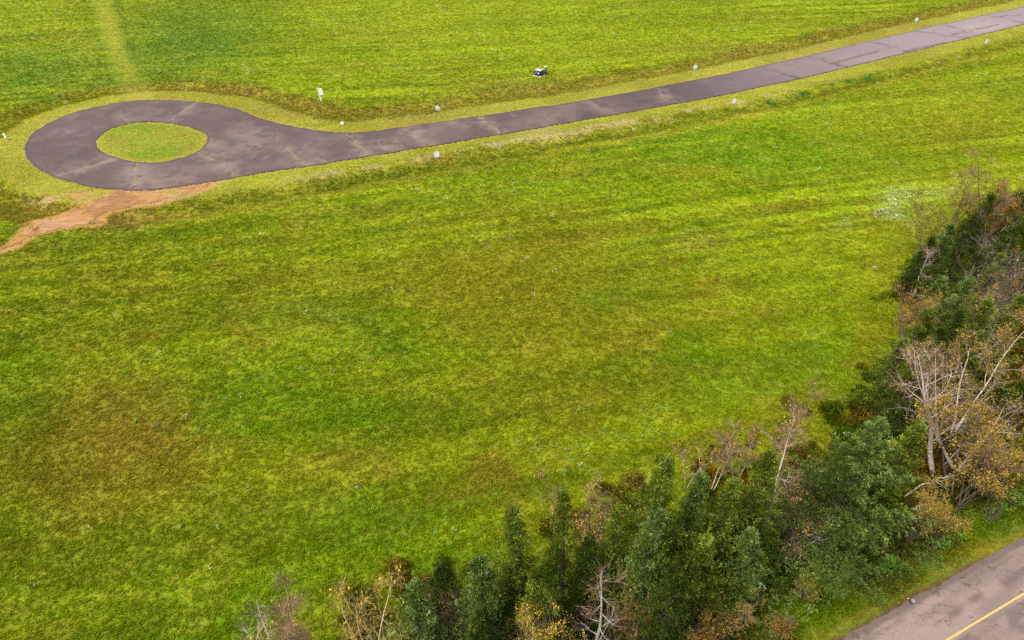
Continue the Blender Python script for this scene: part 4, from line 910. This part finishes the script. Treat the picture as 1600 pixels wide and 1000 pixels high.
P_BLUE = plain("pale blue sign print", (.46, .60, .74), .45, var=.08); P_TEAL = plain("teal sign print", (.05, .26, .28), .5, var=.08); P_PINK = plain("faded pink sign print", (.72, .30, .48), .5, var=.1); P_GREYP = plain("grey sign print", (.42, .42, .50), .5, var=.1)
def oval(w, h, n=28, e=2.0): return [(w / 2 * math.copysign(abs(math.cos(t)) ** (2 / e), math.cos(t)), h / 2 + h / 2 * math.copysign(abs(math.sin(t)) ** (2 / e), math.sin(t))) for t in np.linspace(0, 2 * math.pi, n, endpoint=False)]
# lot signs: oval boards on short stakes
SIGNS = [ # base px, width, height m, yaw, tilt, print colour, label
 (11,219,.62,.92,-.55,(.05,-.10),P_TEAL,"white oval lot sign left of the turning loop, teal at its foot"),
 (684,174,.74,.84,.15,(.05,0),P_BLUE,"white oval lot sign with pale blue lower half, nearest the loop"),
 (1085,110,.78,.90,.20,(.0,.16),P_BLUE,"white oval lot sign on the far verge, right of the green utility post"),
 (1430,35,.80,.92,.15,(.0,.20),P_BLUE,"white oval lot sign on the far verge at the upper right"),
 (682,248,.72,.90,.25,(-.1,.16),P_GREYP,"white rounded lot sign on the near verge below the narrow lane"),
 (1145,164,.62,.95,.25,(-.05,.22),P_GREYP,"narrow white lot sign on the near verge beside the dark green ditch weeds"),
 (1539,70,.66,1.0,.30,(-.05,.30),None,"plain white lot sign on the near verge at the far right"),
]
for i, (px, py, w, h, yaw, tilt, pc, lab) in enumerate(SIGNS):
    w *= .88; h *= .92
    x, y = [float(q) for q in at(px, py)]; z = gz1(x, y)
    t = empty("lot_sign", (x, y, z), yaw); t.rotation_euler = (tilt[0], tilt[1], yaw); tag(t, lab, "sign", "white lot signs beside the lane")
    e = 2.0 if i < 4 else 3.2
    b = MB(); o = [(a, c + .16) for a, c in oval(w, h, 30, e)]; b.plate(o, 0, .025); b.build("board", P_WHITE, t)
    s = MB(); s.box((-.16, .032, .28), (.045, .03, .72)); s.build("stake", P_STAKE, t); s = MB(); s.box((.16, .032, .28), (.045, .03, .72)); s.build("stake", P_STAKE, t)
    if pc:
        k = MB()
        k.plate([(a * .94, c + .02) for a, c in o if c < .16 + h * (.46 if i in (1, 2, 3) else .24)], -.0175, .008); k.build("printed_band", pc, t)
        if i < 4: k = MB(); k.plate([(-w * .2, .16 + h * .56), (w * .12, .16 + h * .58), (w * .1, .16 + h * .68), (-w * .22, .16 + h * .64)], -.0175, .008); k.build("printed_mark", P_PINK if i == 1 else pc, t)
# real estate sign on a white post
x, y = [float(q) for q in at(502.5, 159)]; t = empty("yard_sign", (x, y, gz1(x, y)), 0); t.rotation_euler = (R(3), R(-7), R(-12)); tag(t, "tall white post sign with a hanging panel in the far meadow", "sign")
b = MB(); b.box((0, 0, .98), (.12, .10, 2.06), 0, .012); b.build("post", P_WHITE, t)
b = MB(); b.box((.36, 0, 1.98), (.66, .09, .09), 0, .01); b.build("arm", P_WHITE, t)
b = MB(); b.box((.38, 0, 1.46), (.62, .03, .88), 0, .008); pan = b.build("panel", P_WHITE, t)
b = MB(); b.plate([(.16, 1.50), (.34, 1.44), (.56, 1.40), (.58, 1.47), (.40, 1.54), (.30, 1.66), (.22, 1.64)], -.019, .008); b.build("printed_mark", P_PINK, pan)
b = MB(); b.box((.38, -.019, 1.13), (.46, .008, .14)); b.build("printed_band", P_BLUE, pan)
b = MB(); b.box((.13, 0, 2.07), (.14, .10, .08)); b.build("rider_bracket", P_GREYP, t)
# transformer cabinet and cable post
def metal(name, c): return plain(name, c, .42, 0.0, .08, 4)
M_TX = metal("dark blue green cabinet paint", (.016, .030, .052)); M_TXT = metal("pale cabinet lid", (.30, .31, .34)); M_PAD = plain("concrete pad", (.46, .42, .36), .9, var=.15)
x, y = [float(q) for q in at(842, 118)]; t = empty("transformer_box", (x, y, gz1(x, y)), R(-33)); tag(t, "dark blue utility cabinet with a pale lid on a concrete pad", "utility box")
b = MB(); b.box((0, 0, .04), (1.5, 1.36, .20), 0, .02); b.build("pad", M_PAD, t)
b = MB(); b.box((0, 0, .55), (1.24, 1.12, .84), 0, .03); body = b.build("cabinet", M_TX, t)
b = MB(); b.box((0, 0, 1.0), (1.27, 1.15, .06), 0, .022); lid = b.build("lid", M_TXT, t)  # lid colour much paler than the cabinet body
b = MB(); b.box((.2, -.562, .60), (.16, .012, .22)); b.build("label_plate", P_WHITE, body)
b = MB(); b.box((-.22, -.562, .72), (.16, .012, .10)); b.build("warning_label", P_BLUE, body)
b = MB(); b.box((0, -.563, .50), (.02, .014, .66)); b.build("door_seam", plain("black seam", (.01, .01, .012), .6), body)
b = MB(); b.box((-.1, 0, 1.032), (.60, .40, .008)); b.build("stain", plain("rusty lid stain", (.52, .42, .36), .7, var=.2), lid)
M_GP = metal("dark green post", (.014, .085, .062)); M_GC = metal("pale green cap", (.44, .62, .52))
x, y = [float(q) for q in at(852.2, 116)]; t = empty("cable_pedestal", (x, y, gz1(x, y)), 0); tag(t, "dark green round cable post beside the dark blue utility cabinet", "utility post")
b = MB(); b.cyl((0, 0, -.05), .20, .20, .22); b.cyl((0, 0, .17), .19, .19, 1.10); b.build("post", M_GP, t, True)
b = MB(); b.cyl((0, 0, 1.27), .225, .225, .07); b.cyl((0, 0, 1.34), .225, .13, .05); b.build("cap", M_GC, t)
b = MB(); b.box((.0, -.195, .75), (.10, .02, .5)); b.build("cover_strip", metal("lighter green strip", (.03, .12, .09)), t)
def stake(px, py, h, w, mat, lab, flag=None):
    x, y = [float(q) for q in at(px, py)]; t = empty("marker_stake", (x, y, gz1(x, y)), .4); tag(t, lab, "marker stake")
    b = MB(); b.box((0, 0, h / 2 - .08), (w, w * .7, h + .16), 0, w * .12); b.build("stake", mat, t)
    b = MB(); b.box((0, 0, h + .01 - .09), (w * 1.12, w * .84, .14)); b.build("tip", flag or mat, t)
stake(662, 151, .75, .16, plain("grey wooden stake", (.16, .15, .11), .9, var=.2), "short dark wooden stake on the edge of the far ditch")
stake(915, 102, .70, .10, plain("bleached wooden stake", (.50, .46, .30), .9, var=.2), "thin pale stake in the meadow right of the green post")
stake(851.5, 120.5, .42, .10, plain("yellow stake", (.62, .50, .10), .7), "short yellow marker at the foot of the green post", plain("orange tip", (.75, .22, .08), .6))
stake(849.3, 121.5, .30, .10, plain("orange stake", (.60, .22, .10), .7), "short orange marker at the corner of the concrete pad")
# white stone by the lane
def rock(name, px, py, s, mat, lab, cat, seed):
    import bmesh
    bm = bmesh.new(); bmesh.ops.create_icosphere(bm, subdivisions=3, radius=1); r = random.Random(seed); ph = [r.uniform(0, 6) for _ in range(6)]
    for v in bm.verts:
        c = v.co; k = 1 + .16 * math.sin(3 * c.x + ph[0]) * math.cos(2.5 * c.y + ph[1]) + .12 * math.sin(5 * c.z + ph[2] + 2 * c.x); v.co = Vector((c.x * s[0] * k, c.y * s[1] * k, c.z * s[2] * k))
    me = bpy.data.meshes.new(name); bm.to_mesh(me); bm.free(); me.materials.append(mat); me.polygons.foreach_set("use_smooth", np.ones(len(me.polygons), bool))
    o = bpy.data.objects.new(name, me); COL.objects.link(o); x, y = [float(q) for q in at(px, py)]; o.location = (x, y, gz1(x, y) + s[2] * .55); tag(o, lab, cat); return o
rock("stone", 535.5, 194.5, (.34, .26, .24), plain("pale stone", (.62, .54, .46), .85, var=.2), "small pale stone on the mown verge where the loop narrows", "stone", 4)
# litter at the highway edge
x, y = [float(q) for q in at(1421.5, 941)]; t = empty("bottle", (x, y, .03), R(100)); tag(t, "small dark green bottle with a pale cap dropped at the highway edge", "litter")
def lathe(name, prof, mat, parent, seg=14):
    V = []; F = []
    for i, (s, r) in enumerate(prof):
        for k in range(seg): a = k / seg * 2 * math.pi; V.append((s, r * math.cos(a), .055 + r * math.sin(a)))
    for i in range(len(prof) - 1):
        for k in range(seg): a = i * seg + k; b = i * seg + (k + 1) % seg; F.append((a, b, b + seg, a + seg))
    return mesh_obj(name, V, F, mat, parent)
M_BOT = plain("dark green bottle", (.02, .045, .04), .15, var=.1)
lathe("body", [(-.19, 0), (-.185, .045), (-.12, .055), (.02, .055), (.07, .05), (.12, .022), (.15, .020), (.15, 0)], M_BOT, t)
lathe("base_band", [(-.187, .0465), (-.12, .0565), (-.07, .0565), (-.07, .054)], plain("blue label band", (.02, .03, .12), .4), t)
lathe("cap", [(.152, 0), (.152, .03), (.20, .032), (.20, 0)], plain("pale peach cap", (.78, .50, .36), .5), t)
o = rock("litter", 1426.3, 939.5, (.13, .12, .06), plain("grey crumpled wrapper", (.20, .18, .16), .7, var=.3, scale=14), "grey crumpled scrap lying right of the small dark green bottle", "litter", 9); o.location.z = .06
